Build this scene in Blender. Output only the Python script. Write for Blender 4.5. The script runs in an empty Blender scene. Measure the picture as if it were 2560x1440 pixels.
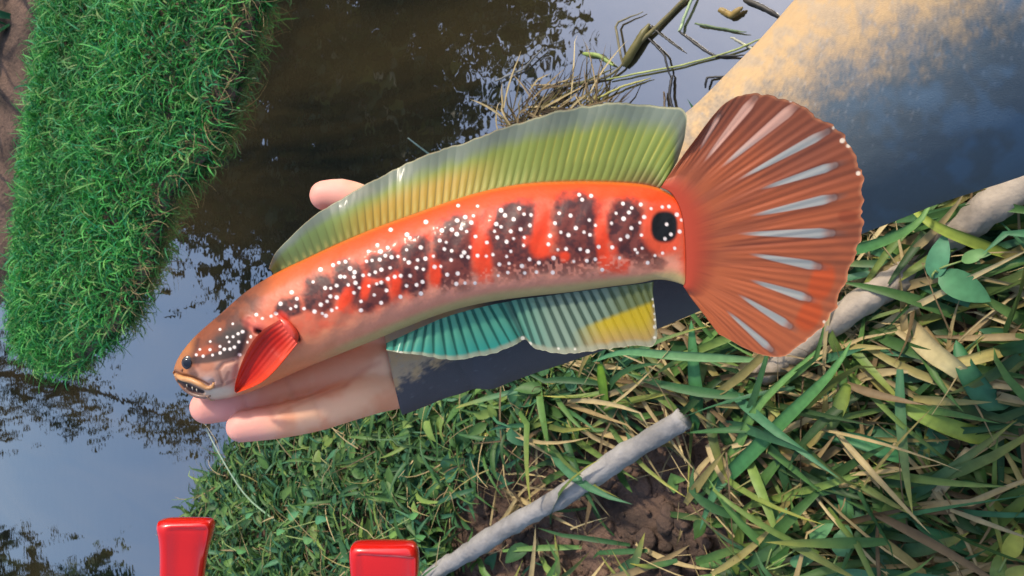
import bpy, bmesh, math, random
import numpy as np
from mathutils import Vector, Matrix

random.seed(7)
RNG = np.random.default_rng(11)
R = math.radians
scene = bpy.context.scene
col = scene.collection

# ------------------------------------------------------------------ camera
CAM_H = 0.85
PITCH = R(50)                 # view axis below the horizon
FPX = 1862.0                  # focal length in photo pixels (2560 wide)
cs, sn = math.cos(PITCH), math.sin(PITCH)
AX_R = Vector((0, -sn, -cs))  # picture right (phone held sideways): towards the angler
AX_U = Vector((1, 0, 0))      # picture up: to the angler's right
AX_B = Vector((0, -cs, sn))   # backwards
CAM_LOC = Vector((0, 0, CAM_H))
CAM_ROT = Matrix((AX_R, AX_U, AX_B)).transposed()
cam_d = bpy.data.cameras.new('camera')
cam = bpy.data.objects.new('camera', cam_d)
col.objects.link(cam)
cam.matrix_world = Matrix.Translation(CAM_LOC) @ CAM_ROT.to_4x4()
cam_d.sensor_width = 36
cam_d.lens = 36 * FPX / 2560
cam_d.clip_start = 0.01
cam_d.clip_end = 500
cam_d.dof.use_dof = True
cam_d.dof.focus_distance = 0.345
cam_d.dof.aperture_fstop = 40
scene.camera = cam

# ------------------------------------------------------------------ light
SUN_EL, SUN_AZ = R(49), R(86)      # azimuth from +Y towards +X
world = bpy.data.worlds.new('World')
scene.world = world
world.use_nodes = True
wn = world.node_tree
bg = wn.nodes['Background']
sky = wn.nodes.new('ShaderNodeTexSky')
sky.sky_type = 'NISHITA'
sky.sun_disc = False
sky.sun_elevation = SUN_EL
sky.sun_rotation = SUN_AZ
sky.air_density = 1.0
sky.dust_density = 2.2
sky.ozone_density = 1.0
wn.links.new(sky.outputs[0], bg.inputs[0])
bg.inputs[1].default_value = 0.15
sun_d = bpy.data.lights.new('sun', 'SUN')
sun_d.energy = 2.0
sun_d.angle = R(4.0)
sun_d.color = (1.0, 0.87, 0.70)
sun = bpy.data.objects.new('sun', sun_d)
col.objects.link(sun)
sun_dir = Vector((math.sin(SUN_AZ) * math.cos(SUN_EL), math.cos(SUN_AZ) * math.cos(SUN_EL), math.sin(SUN_EL)))
sun.rotation_euler = sun_dir.to_track_quat('Z', 'Y').to_euler()
scene.view_settings.view_transform = 'Standard'
scene.view_settings.look = 'None'
scene.view_settings.gamma = 1.0
scene.view_settings.exposure = 0.80
scene.view_settings.use_curve_mapping = False
scene.render.engine = 'CYCLES'
scene.cycles.max_bounces = 8
scene.cycles.transparent_max_bounces = 16

# ------------------------------------------------------------------ helpers
def lin(c):
    c = np.asarray(c, float) / 255.0
    return np.where(c <= 0.04045, c / 12.92, ((c + 0.055) / 1.055) ** 2.4)

def P(px, py, depth):
    """photo pixel at a depth along the view axis -> camera-aligned coordinates (metres)"""
    px, py, depth = np.broadcast_arrays(np.asarray(px, float), np.asarray(py, float), np.asarray(depth, float))
    return np.stack([(px - 1280) / FPX * depth, (720 - py) / FPX * depth, -depth], -1)

def proj(p):
    d = -p[..., 2]
    return 1280 + p[..., 0] / d * FPX, 720 - p[..., 1] / d * FPX

M3 = np.array(CAM_ROT)
def to_world(p):
    return np.asarray(p) @ M3.T + np.array(CAM_LOC)

def G(px, py, z=0.0):
    """photo pixel -> point on the level z"""
    d = to_world(P(px, py, 1.0)) - np.array(CAM_LOC)
    t = (z - CAM_H) / d[..., 2]
    return np.array(CAM_LOC) + d * np.asarray(t)[..., None]

def mesh_obj(name, verts, faces, mat, parent=None, colors=None, smooth=True, mw=None):
    me = bpy.data.meshes.new(name)
    verts = np.asarray(verts, np.float32)
    if isinstance(faces, np.ndarray):
        n, k = faces.shape
        me.vertices.add(len(verts)); me.vertices.foreach_set('co', verts.ravel())
        me.loops.add(n * k); me.loops.foreach_set('vertex_index', faces.astype(np.int32).ravel())
        me.polygons.add(n); me.polygons.foreach_set('loop_start', np.arange(0, n * k, k, dtype=np.int32))
        me.update(calc_edges=True)
    else:
        me.from_pydata(verts.tolist(), [], faces)
    me.validate()
    if colors is not None:
        colors = np.asarray(colors, np.float32)
        if colors.shape[1] == 3:
            colors = np.concatenate([colors, np.ones((len(colors), 1), np.float32)], 1)
        at = me.color_attributes.new('Col', 'FLOAT_COLOR', 'POINT')
        at.data.foreach_set('color', colors.ravel())
    if smooth:
        me.polygons.foreach_set('use_smooth', np.ones(len(me.polygons), bool))
    me.materials.append(mat)
    ob = bpy.data.objects.new(name, me)
    col.objects.link(ob)
    if parent: ob.parent = parent
    if mw is not None: ob.matrix_world = mw
    return ob

def empty(name, loc, rot=None):
    o = bpy.data.objects.new(name, None)
    o.empty_display_size = 0.02
    col.objects.link(o)
    m = Matrix.Translation(Vector(loc))
    if rot is not None: m = m @ rot.to_4x4()
    o.matrix_world = m
    return o

def tag(o, label=None, cat=None, group=None, kind=None):
    if label: o['label'] = label
    if cat: o['category'] = cat
    if group: o['group'] = group
    if kind: o['kind'] = kind
    return o

def hash2(ix, iy, seed=0):
    n = (ix.astype(np.int64) * 374761393 + iy.astype(np.int64) * 668265263 + seed * 1442695041) & 0x7fffffff
    n = ((n ^ (n >> 13)) * 1274126177) & 0x7fffffff
    n = (n ^ (n >> 16)) & 0x7fffffff
    return n / 0x7fffffff

def vnoise(x, y, seed=0):
    x = np.asarray(x, float); y = np.asarray(y, float)
    ix, iy = np.floor(x), np.floor(y)
    fx, fy = x - ix, y - iy
    fx = fx * fx * (3 - 2 * fx); fy = fy * fy * (3 - 2 * fy)
    a = hash2(ix, iy, seed); b = hash2(ix + 1, iy, seed)
    c = hash2(ix, iy + 1, seed); d = hash2(ix + 1, iy + 1, seed)
    return a + (b - a) * fx + (c - a) * fy + (a - b - c + d) * fx * fy

def fbm(x, y, seed=0, o=4):
    s = 0; w = 0.5
    for i in range(o):
        s = s + w * vnoise(x * 2 ** i, y * 2 ** i, seed + i); w *= 0.5
    return s / (1 - 0.5 ** o)

def sstep(a, b, x):
    t = np.clip((x - a) / (b - a), 0, 1)
    return t * t * (3 - 2 * t)

def mix(a, b, m):
    m = np.asarray(m)[..., None]
    return a * (1 - m) + b * m

def spline(pts, n, dims=2):
    """Catmull-Rom through rows of pts at n even parameters"""
    pts = np.asarray(pts, float); k = len(pts)
    # chord-length parameter on all columns so that stations stay even
    L = np.concatenate([[0], np.cumsum(np.linalg.norm(np.diff(pts[:, :dims], axis=0), axis=1))])
    u = np.linspace(0, L[-1], n)
    i = np.clip(np.searchsorted(L, u, side='right') - 1, 0, k - 2)
    t = ((u - L[i]) / (L[i + 1] - L[i]))[:, None]
    p0 = pts[np.maximum(i - 1, 0)]; p1 = pts[i]; p2 = pts[i + 1]; p3 = pts[np.minimum(i + 2, k - 1)]
    return 0.5 * ((2 * p1) + (-p0 + p2) * t + (2 * p0 - 5 * p1 + 4 * p2 - p3) * t ** 2 + (-p0 + 3 * p1 - 3 * p2 + p3) * t ** 3)

def grid_faces(nu, nv, wrap_v=False):
    iu = np.arange(nu - 1)[:, None]
    jv = np.arange(nv if wrap_v else nv - 1)[None, :]
    j2 = (jv + 1) % nv
    a = iu * nv + jv; b = iu * nv + j2; c = (iu + 1) * nv + j2; d = (iu + 1) * nv + jv
    return np.stack([a, b, c, d], -1).reshape(-1, 4)

def seg_dist(X, Y, pts):
    """distance from (X,Y) to a polyline, with parameter 0..1 along it"""
    best = np.full(np.shape(X), 1e9); par = np.zeros(np.shape(X))
    pts = np.asarray(pts, float)
    L = np.concatenate([[0], np.cumsum(np.linalg.norm(np.diff(pts, axis=0), axis=1))])
    for i in range(len(pts) - 1):
        a, b = pts[i], pts[i + 1]; d = b - a; l2 = (d ** 2).sum() + 1e-12
        t = np.clip(((X - a[0]) * d[0] + (Y - a[1]) * d[1]) / l2, 0, 1)
        q = np.hypot(X - a[0] - t * d[0], Y - a[1] - t * d[1])
        m = q < best
        best = np.where(m, q, best); par = np.where(m, (L[i] + t * math.sqrt(l2)) / L[-1], par)
    return best, par

def poly_sd(X, Y, poly):
    """signed distance, positive inside"""
    poly = np.asarray(poly, float)
    d, _ = seg_dist(X, Y, np.vstack([poly, poly[:1]]))
    inside = np.zeros(np.shape(X), bool); j = len(poly) - 1
    for i in range(len(poly)):
        xi, yi = poly[i]; xj, yj = poly[j]
        c = ((yi > Y) != (yj > Y)) & (X < (xj - xi) * (Y - yi) / (yj - yi + 1e-12) + xi)
        inside ^= c; j = i
    return np.where(inside, d, -d)

# ------------------------------------------------------------------ materials
def new_mat(name):
    m = bpy.data.materials.new(name); m.use_nodes = True
    nt = m.node_tree
    return m, nt, nt.nodes['Principled BSDF']

def N(nt, t, **kw):
    n = nt.nodes.new(t)
    for k, v in kw.items(): setattr(n, k, v)
    return n

def bump_noise(nt, b, scale, strength, dist=0.001, coord='Object', detail=4, kind='noise'):
    tc = N(nt, 'ShaderNodeTexCoord')
    if kind == 'noise':
        no = N(nt, 'ShaderNodeTexNoise'); no.inputs['Scale'].default_value = scale; no.inputs['Detail'].default_value = detail
    else:
        no = N(nt, 'ShaderNodeTexVoronoi'); no.inputs['Scale'].default_value = scale
    nt.links.new(tc.outputs[coord], no.inputs['Vector'])
    bm = N(nt, 'ShaderNodeBump'); bm.inputs['Strength'].default_value = strength; bm.inputs['Distance'].default_value = dist
    nt.links.new(no.outputs[0], bm.inputs['Height'])
    nt.links.new(bm.outputs[0], b.inputs['Normal'])
    return no

def attr_mat(name, rough=0.5, sss=0.0, sss_scale=0.004, coat=0.0, bump=None, transl=0.0, alpha=False, spec=0.5, vary=0.0, vary_scale=40, sss_rad=(1, .35, .2)):
    m, nt, b = new_mat(name)
    a = N(nt, 'ShaderNodeAttribute', attribute_name='Col')
    src = a.outputs['Color']
    if vary:
        tc = N(nt, 'ShaderNodeTexCoord'); no = N(nt, 'ShaderNodeTexNoise'); no.inputs['Scale'].default_value = vary_scale
        no.inputs['Detail'].default_value = 5
        nt.links.new(tc.outputs['Object'], no.inputs['Vector'])
        mr = N(nt, 'ShaderNodeMapRange'); mr.inputs[3].default_value = 1 - vary; mr.inputs[4].default_value = 1 + vary
        nt.links.new(no.outputs[0], mr.inputs[0])
        vm = N(nt, 'ShaderNodeVectorMath', operation='SCALE')
        nt.links.new(src, vm.inputs[0]); nt.links.new(mr.outputs[0], vm.inputs['Scale'])
        src = vm.outputs[0]
    nt.links.new(src, b.inputs['Base Color'])
    b.inputs['Roughness'].default_value = rough
    b.inputs['Specular IOR Level'].default_value = spec
    if sss:
        b.inputs['Subsurface Weight'].default_value = sss
        b.inputs['Subsurface Radius'].default_value = sss_rad
        b.inputs['Subsurface Scale'].default_value = sss_scale
    if coat:
        b.inputs['Coat Weight'].default_value = coat; b.inputs['Coat Roughness'].default_value = 0.12
    if bump: bump_noise(nt, b, *bump)
    out = nt.nodes['Material Output']
    sh = b.outputs[0]
    if transl:
        tr = N(nt, 'ShaderNodeBsdfTranslucent'); nt.links.new(src, tr.inputs[0])
        mx = N(nt, 'ShaderNodeMixShader'); mx.inputs[0].default_value = transl
        nt.links.new(sh, mx.inputs[1]); nt.links.new(tr.outputs[0], mx.inputs[2]); sh = mx.outputs[0]
    if alpha:
        tp = N(nt, 'ShaderNodeBsdfTransparent')
        mx = N(nt, 'ShaderNodeMixShader')
        nt.links.new(a.outputs['Alpha'], mx.inputs[0])
        nt.links.new(tp.outputs[0], mx.inputs[1]); nt.links.new(sh, mx.inputs[2]); sh = mx.outputs[0]
    nt.links.new(sh, out.inputs['Surface'])
    return m

def solid_mat(name, rgb, rough=0.5, metal=0.0, coat=0.0, spec=0.5, bump=None, vary=0.0, vary_scale=60):
    m, nt, b = new_mat(name)
    b.inputs['Base Color'].default_value = (*lin(rgb), 1)
    b.inputs['Roughness'].default_value = rough
    b.inputs['Metallic'].default_value = metal
    b.inputs['Specular IOR Level'].default_value = spec
    if coat: b.inputs['Coat Weight'].default_value = coat; b.inputs['Coat Roughness'].default_value = 0.08
    if vary:
        tc = N(nt, 'ShaderNodeTexCoord'); no = N(nt, 'ShaderNodeTexNoise'); no.inputs['Scale'].default_value = vary_scale
        no.inputs['Detail'].default_value = 6
        nt.links.new(tc.outputs['Object'], no.inputs['Vector'])
        cr = N(nt, 'ShaderNodeValToRGB')
        c = lin(rgb)
        cr.color_ramp.elements[0].position = .3; cr.color_ramp.elements[1].position = .7
        cr.color_ramp.elements[0].color = (*(c * (1 - vary)), 1); cr.color_ramp.elements[1].color = (*np.minimum(c * (1 + vary), .9), 1)
        nt.links.new(no.outputs[0], cr.inputs[0]); nt.links.new(cr.outputs[0], b.inputs['Base Color'])
    if bump: bump_noise(nt, b, *bump)
    return m

M_leaf = attr_mat('grass_leaf', rough=0.5, transl=0.22, spec=0.3, vary=0.34, vary_scale=130)
M_treeleaf = attr_mat('tree_leaf', rough=0.55, transl=0.2, spec=0.3)
M_bark = solid_mat('bark', (70, 58, 45), 0.85, vary=0.4, vary_scale=8, bump=(20, 0.6, 0.02))
M_fish = attr_mat('fish_skin', rough=0.48, sss=0.06, sss_scale=0.003, coat=0.06, spec=0.3, bump=(520, 0.09, 0.0008, 'Object', 2, 'voronoi'), vary=0.12, vary_scale=220)
M_fin = attr_mat('fin_membrane', rough=0.42, transl=0.35, alpha=True, spec=0.4, coat=0.1)
M_redfin = attr_mat('pectoral_membrane', rough=0.45, transl=0.2, spec=0.35, coat=0.1)
M_skin = attr_mat('skin', rough=0.5, sss=0.16, sss_scale=0.006, spec=0.35, vary=0.06, vary_scale=70, bump=(900, 0.12, 0.0006))
M_sleeve = attr_mat('sleeve_cloth', rough=0.8, spec=0.2, vary=0.07, vary_scale=300, bump=(1500, 0.35, 0.0006))

# ------------------------------------------------------------------ ground, water
def gp(pts, z=0.0):
    return [tuple(G(a, b, z)[:2]) for a, b in pts]

NEAR = gp([(470, 1800), (500, 1440), (515, 1290), (560, 1200), (620, 1120), (690, 1050), (900, 880), (1120, 640), (1290, 430), (1480, 400), (1800, 330), (2150, 150), (2700, -150)])
NEAR = [(-6, 2.5), (-2.2, 2.0)] + NEAR + [(0.9, -0.2), (2.5, -1.5), (60, -8), (60, -70), (-60, -70), (-60, 2)]
ISLE = gp([(700, -300), (660, -60), (625, 40), (590, 150), (555, 300), (505, 385), (425, 455), (395, 560), (365, 680), (300, 800), (235, 860), (150, 930), (75, 880), (60, 800), (80, 600), (100, 380), (130, 180), (140, 60), (150, -60), (150, -400)])
FAR = gp([(110, -250), (105, -60), (92, 150), (68, 350), (36, 560), (14, 740), (-30, 800)]) + [(0.0, 3.6), (-0.1, 4.3), (-0.4, 5.2), (-1.2, 6.2), (-3.0, 7.0), (-60, 9), (-60, 90), (60, 90), (60, 5.5), (3, 3.4)]

def ground_z(x, y):
    n = poly_sd(x, y, NEAR); i = poly_sd(x, y, ISLE); f = poly_sd(x, y, FAR)
    wob = (fbm(x * 6, y * 6, 3) - .5) * .05
    zn = -0.22 + 0.25 * sstep(-.16, .03, n + wob) + .055 * sstep(0, .35, n)
    zi = -0.22 + 0.25 * sstep(-.16, .02, i + wob) + .05 * sstep(0, .25, i)
    zf = -0.22 + 0.25 * sstep(-.2, .05, f + wob) + .28 * sstep(0, .8, f) + .5 * sstep(1, 9, f)
    z = np.maximum(np.maximum(zn, zi), zf)
    z = z + (fbm(x * 14, y * 14, 9) - .5) * .03 + np.where(n > 0, (fbm(x * 60, y * 60, 19) - .5) * .022, 0)
    return z

def axis(n, ext, k=6.0):
    t = np.linspace(-1, 1, n)
    return ext * np.sinh(k * t) / math.sinh(k)
xs = axis(331, 90); ys = axis(361, 90) + 0.9
gx, gy = np.meshgrid(xs, ys, indexing='ij')
gz = ground_z(gx, gy)
m_soil, nt, b = new_mat('soil')
tc = N(nt, 'ShaderNodeTexCoord'); no = N(nt, 'ShaderNodeTexNoise'); no.inputs['Scale'].default_value = 9; no.inputs['Detail'].default_value = 9
nt.links.new(tc.outputs['Object'], no.inputs['Vector'])
cr = N(nt, 'ShaderNodeValToRGB')
cr.color_ramp.elements[0].position = .32; cr.color_ramp.elements[0].color = (.030, .020, .014, 1)
cr.color_ramp.elements[1].position = .68; cr.color_ramp.elements[1].color = (.190, .115, .080, 1)
nt.links.new(no.outputs[0], cr.inputs[0]); nt.links.new(cr.outputs[0], b.inputs['Base Color'])
b.inputs['Roughness'].default_value = .9
bump_noise(nt, b, 90, .8, .01)
ground = mesh_obj('ground', np.stack([gx, gy, gz], -1).reshape(-1, 3), grid_faces(len(xs), len(ys))[:, ::-1], m_soil)
tag(ground, 'brown earth bank and stream bed under the grass', 'ground', kind='structure')

m_water, nt, b = new_mat('murky_water')
tc = N(nt, 'ShaderNodeTexCoord')
mp = N(nt, 'ShaderNodeMapping'); mp.inputs['Rotation'].default_value = (0, 0, R(-28)); mp.inputs['Scale'].default_value = (5.5, 1.1, 1)
nt.links.new(tc.outputs['Object'], mp.inputs['Vector'])
no = N(nt, 'ShaderNodeTexNoise'); no.inputs['Scale'].default_value = 1.3; no.inputs['Detail'].default_value = 6; no.inputs['Distortion'].default_value = .6
nt.links.new(mp.outputs[0], no.inputs['Vector'])
cr = N(nt, 'ShaderNodeValToRGB')
cr.color_ramp.elements[0].position = .36; cr.color_ramp.elements[0].color = (.008, .010, .009, 1)
cr.color_ramp.elements[1].position = .66; cr.color_ramp.elements[1].color = (.040, .032, .016, 1)
nt.links.new(no.outputs[0], cr.inputs[0]); nt.links.new(cr.outputs[0], b.inputs['Base Color'])
b.inputs['Roughness'].default_value = .015
b.inputs['IOR'].default_value = 4.2
n2 = N(nt, 'ShaderNodeTexNoise'); n2.inputs['Scale'].default_value = 26; n2.inputs['Detail'].default_value = 2
nt.links.new(tc.outputs['Object'], n2.inputs['Vector'])
bm = N(nt, 'ShaderNodeBump'); bm.inputs['Strength'].default_value = .05; bm.inputs['Distance'].default_value = .004
nt.links.new(n2.outputs[0], bm.inputs['Height']); nt.links.new(bm.outputs[0], b.inputs['Normal'])
wv = [(-85, -85, 0), (85, -85, 0), (85, 85, 0), (-85, 85, 0)]
water = mesh_obj('water', wv, [(0, 1, 2, 3)], m_water, smooth=False)
tag(water, 'still murky stream water reflecting sky and trees', 'water', kind='structure')

# ------------------------------------------------------------------ blades
U = RNG.uniform
def blades(base, az, L, W, e0, e1, curl, colors, tipcol=None, seg=6, shape='grass', fold=0.25, ground_clear=None, roll=None, kink=.3):
    """numpy strips: three vertices across, seg+1 along. Returns verts, faces, colors"""
    n = len(L)
    p = np.array(base, float); V = []; C = []
    ts = np.linspace(0, 1, seg + 1)
    roll = np.zeros(n) if roll is None else roll
    kink_t = U(.25, .85, n); kink_e = np.where(U(0, 1, n) < kink, RNG.normal(-.35, .35, n), 0); kink_a = np.where(U(0, 1, n) < kink, RNG.normal(0, .7, n), 0)
    for k, t in enumerate(ts):
        after = t > kink_t
        e = e0 + (e1 - e0) * t + np.where(after, kink_e, 0)
        a = az + curl * t + np.where(after, kink_a, 0)
        d = np.stack([np.cos(e) * np.cos(a), np.cos(e) * np.sin(a), np.sin(e)], -1)
        side = np.stack([-np.sin(a), np.cos(a), np.zeros(n)], -1)
        up = np.cross(d, side)
        rr = roll * (0.4 + t)
        s2 = side * np.cos(rr)[:, None] + up * np.sin(rr)[:, None]
        u2 = np.cross(d, s2)
        if shape == 'grass': w = np.minimum(1, .55 + 1.6 * t) * (1 - t ** 2.2) ** .8
        elif shape == 'ovate': w = np.sin(math.pi * min(t ** .75, 1)) ** .8 if 0 < t < 1 else 0.04
        else: w = 1 - .7 * t
        hw = (W * w * .5)[:, None]
        V += [p - s2 * hw + u2 * hw * fold * 2, p.copy(), p + s2 * hw + u2 * hw * fold * 2]
        c = colors if tipcol is None else colors + (tipcol - colors) * (t ** 2.5)
        C += [c, c * 1.12, c * .96]
        p = p + d * (L / seg)[:, None]
        if ground_clear is not None:
            p[:, 2] = np.maximum(p[:, 2], ground_clear)
    V = np.stack(V, 1); C = np.stack(C, 1)
    nv = 3 * (seg + 1)
    f = []
    for k in range(seg):
        o = 3 * k
        f += [(o, o + 1, o + 4, o + 3), (o + 1, o + 2, o + 5, o + 4)]
    f = np.array(f)
    F = (np.arange(n)[:, None, None] * nv + f[None]).reshape(-1, 4)
    return V.reshape(-1, 3), F, C.reshape(-1, 3)

class Strips:
    def __init__(self): self.v = []; self.f = []; self.c = []; self.n = 0
    def add(self, vfc):
        v, f, c = vfc
        self.v.append(v); self.f.append(f + self.n); self.c.append(c); self.n += len(v)
    def build(self, name, mat, parent=None, mw=None):
        return mesh_obj(name, np.concatenate(self.v), np.concatenate(self.f), mat, parent, np.concatenate(self.c), mw=mw)

def palette(n, cols, w):
    c = np.array([lin(x) for x in cols])
    i = RNG.choice(len(cols), n, p=np.array(w) / sum(w))
    return c[i] * RNG.uniform(.72, 1.2, (n, 1))

GREENS = [(72, 108, 54), (58, 96, 56), (88, 122, 62), (66, 112, 78), (110, 134, 66), (52, 80, 42)]
STRAW = [(168, 150, 106), (140, 122, 86), (186, 168, 122), (112, 94, 66), (146, 136, 82)]

def scatter_px(n, poly, z):
    poly = np.asarray(poly, float)
    lo, hi = poly.min(0), poly.max(0); out = np.zeros((0, 2))
    while len(out) < n:
        q = RNG.uniform(lo, hi, (n * 2, 2))
        q = q[poly_sd(q[:, 0], q[:, 1], poly) > 0]
        out = np.vstack([out, q])
    out = out[:n]
    g = G(out[:, 0], out[:, 1], z)
    return g, out

def scatter_xy(n, poly, m=0.0):
    poly = np.asarray(poly, float)
    lo, hi = poly.min(0), poly.max(0); out = np.zeros((0, 2))
    while len(out) < n:
        q = RNG.uniform(lo, hi, (n * 2, 2))
        q = q[poly_sd(q[:, 0], q[:, 1], poly) > m]
        out = np.vstack([out, q])
    return out[:n]

U = RNG.uniform
NEAR_NP = np.asarray(NEAR)
BARE = np.array(gp([(1290, 1190), (1420, 1130), (1560, 1080), (1700, 1050), (1790, 1180), (1760, 1330), (1700, 1480), (1200, 1500), (1180, 1320)], .09))

def grass_field(st, n, poly, cols, wts, L, W, e0, e1, shape='grass', azm=None, azs=math.pi, bare_keep=.06, curl=.6, zoff=(0, .02), tip=None, fold=.25, roll=.5, off=.0):
    xy = scatter_xy(n, poly)
    keep = poly_sd(xy[:, 0], xy[:, 1], NEAR_NP) > off
    inb = poly_sd(xy[:, 0], xy[:, 1], BARE) > -.03
    keep &= ~(inb & (U(0, 1, n) > bare_keep))
    xy = xy[keep]; n = len(xy)
    z = ground_z(xy[:, 0], xy[:, 1])
    base = np.c_[xy, z + U(*zoff, n) - .004]
    az = U(-math.pi, math.pi, n) if azm is None else azm + RNG.normal(0, azs, n)
    c = palette(n, cols, wts)
    tc = None if tip is None else np.where(U(0, 1, (n, 1)) < .35, lin(tip)[None] * U(.7, 1.1, (n, 1)), c)
    st.add(blades(base, az, U(*L, n), U(*W, n), U(*e0, n), U(*e1, n), RNG.normal(0, curl, n), c, tc, shape=shape, fold=fold,
                  ground_clear=z + .004 + U(0, .02, n), roll=RNG.normal(0, roll, n)))

# visible near-bank patches (world polygons reached by the picture, with a margin)
LOWER_LEFT = gp([(440, 1650), (480, 1200), (600, 1060), (800, 880), (1100, 580), (1480, 380), (1600, 780), (1500, 1100), (1250, 1300), (1200, 1650)], .05)
RIGHT = gp([(1150, 1700), (1250, 1250), (1500, 700), (1900, 400), (2300, 150), (2750, 100), (2750, 1700)], .06)
AROUND = [(-1.6, 2.2), (-.6, 1.4), (.2, .75), (.8, .2), (1.2, -.6), (-1.6, -.6)]

gs = Strips()
# under-layer everywhere, short
grass_field(gs, 2000, AROUND, GREENS + STRAW, [3, 3, 2, 2, 1, 3, 1, 1, .5, 1, 1], (.04, .09), (.003, .006), (.2, .9), (-.8, .2), tip=(150, 135, 90), bare_keep=.04)
gs_o = gs.build('bank_grass', M_leaf)
tag(gs_o, 'short tangled green grass covering the near bank', 'grass', kind='stuff')

gs = Strips()
grass_field(gs, 4200, LOWER_LEFT, GREENS, [3, 3, 2, 2, 1, 2], (.035, .09), (.004, .0085), (.1, 1.1), (-1.0, .2), zoff=(0, .035))
grass_field(gs, 2000, LOWER_LEFT, GREENS[:5], [2, 3, 2, 3, 1], (.018, .042), (.008, .018), (-.3, .8), (-.7, .4), shape='ovate', zoff=(.01, .05), curl=.2)
grass_field(gs, 1100, LOWER_LEFT, STRAW + GREENS[4:5], [2, 2, 1, 2, 1, 2], (.04, .11), (.0013, .0028), (0, .8), (-.7, .3), shape='stem', zoff=(.005, .05))
n = 90
qy = U(1060, 1440, n); qx = 690 - (qy - 1050) * .52 + np.where(qy > 1290, (qy - 1290) * .45, 0) + U(-10, 60, n)
gg = G(qx, qy, .04)
gs.add(blades(gg, RNG.normal(R(95), .55, n), U(.06, .15, n), U(.003, .0065, n), U(.1, .6, n), U(-.6, -.1, n), RNG.normal(0, .4, n), palette(n, GREENS, [3, 3, 1, 3, 1, 3])))
o = gs.build('bank_weeds', M_leaf)
tag(o, 'fine leafy green weeds tangled along the water edge', 'weeds', kind='stuff')

gs = Strips()
grass_field(gs, 900, RIGHT, GREENS, [2, 3, 2, 3, 2, 2], (.07, .17), (.006, .0135), (.0, .7), (-.5, .15), zoff=(.0, .035), azm=R(-90), azs=.65, tip=(170, 165, 80), curl=.35)
grass_field(gs, 330, RIGHT, GREENS, [2, 3, 2, 3, 2, 2], (.06, .14), (.006, .012), (.0, .7), (-.5, .15), zoff=(.01, .045), azm=R(90), azs=.65, tip=(170, 165, 80), curl=.35)
grass_field(gs, 750, RIGHT, GREENS, [2, 3, 2, 3, 1, 2], (.018, .042), (.010, .021), (-.3, .7), (-.6, .4), shape='ovate', zoff=(.0, .03), curl=.2)
o = gs.build('coarse_grass', M_leaf)
tag(o, 'broad bladed green grass trodden flat on the bank', 'grass', kind='stuff')
gs = Strips()
grass_field(gs, 1250, RIGHT, STRAW, [3, 2, 2, 2, 2], (.06, .16), (.003, .010), (-.1, .4), (-.3, .15), zoff=(.0, .045), azm=R(-90), azs=.7, curl=.3, bare_keep=.1)
grass_field(gs, 480, RIGHT, STRAW, [3, 2, 2, 3, 1], (.04, .13), (.0012, .003), (-.1, .6), (-.4, .2), shape='stem', zoff=(.0, .04), bare_keep=.3)
o = gs.build('dry_straw', M_leaf)
tag(o, 'dry beige straw lying among the green blades', 'straw', kind='stuff')

# crumbs and clods on the bare patch
bmc = bmesh.new(); bmesh.ops.create_icosphere(bmc, subdivisions=2, radius=1.0)
cv = np.array([v.co[:] for v in bmc.verts]); cf = np.array([[v.index for v in f.verts] for f in bmc.faces]); bmc.free()
V = []; F = []
for k, (x, y) in enumerate(scatter_xy(420, BARE, -.01)):
    rr = .0022 + .011 * U(0, 1) ** 4
    w = cv * (1 + .55 * (fbm(cv[:, 0] * 1.4 + k, cv[:, 1] * 1.4 + cv[:, 2] * 1.1, k) - .5))[:, None] * np.array([U(.8, 1.4), U(.8, 1.4), U(.45, .8)]) * rr
    V.append(w + np.array([x, y, float(ground_z(np.array([x]), np.array([y]))[0]) + rr * .15])); F.append(cf + k * len(cv))
o = mesh_obj('soil_clods', np.concatenate(V), np.concatenate(F), m_soil)
tag(o, 'brown crumbs and clods scattered over the bare soil patch', 'soil', kind='stuff')

# grass on the island across the water
ISLE_NP = np.asarray(ISLE)
VIS = np.array(gp([(900, -250), (900, 1100), (-60, 1100), (-60, -250)]))
n = 24000
xy = scatter_xy(n, ISLE_NP, -.035)
xy = xy[poly_sd(xy[:, 0], xy[:, 1], VIS) > 0]; n = len(xy)
z = ground_z(xy[:, 0], xy[:, 1])
tuft = fbm(xy[:, 0] * 7, xy[:, 1] * 7, 31)
isl_c = palette(n, [(56, 140, 62), (44, 120, 56), (82, 160, 74), (52, 136, 84), (104, 160, 80), (120, 150, 88)], [3, 3, 2, 2, 1, 1]) * (.55 + .9 * tuft)[:, None]
gs = Strips()
gs.add(blades(np.c_[xy, np.maximum(z, -.02) - .004], U(-math.pi, math.pi, n), U(.035, .085, n) * (.7 + .8 * tuft), U(.0026, .0052, n), U(.7, 1.5, n), U(-2.4, .4, n), RNG.normal(0, 1.3, n), isl_c, seg=6, roll=RNG.normal(0, .6, n)))
o = gs.build('island_grass', M_leaf)
tag(o, 'lush curly bright green grass on the bank across the water', 'grass', kind='stuff')
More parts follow.
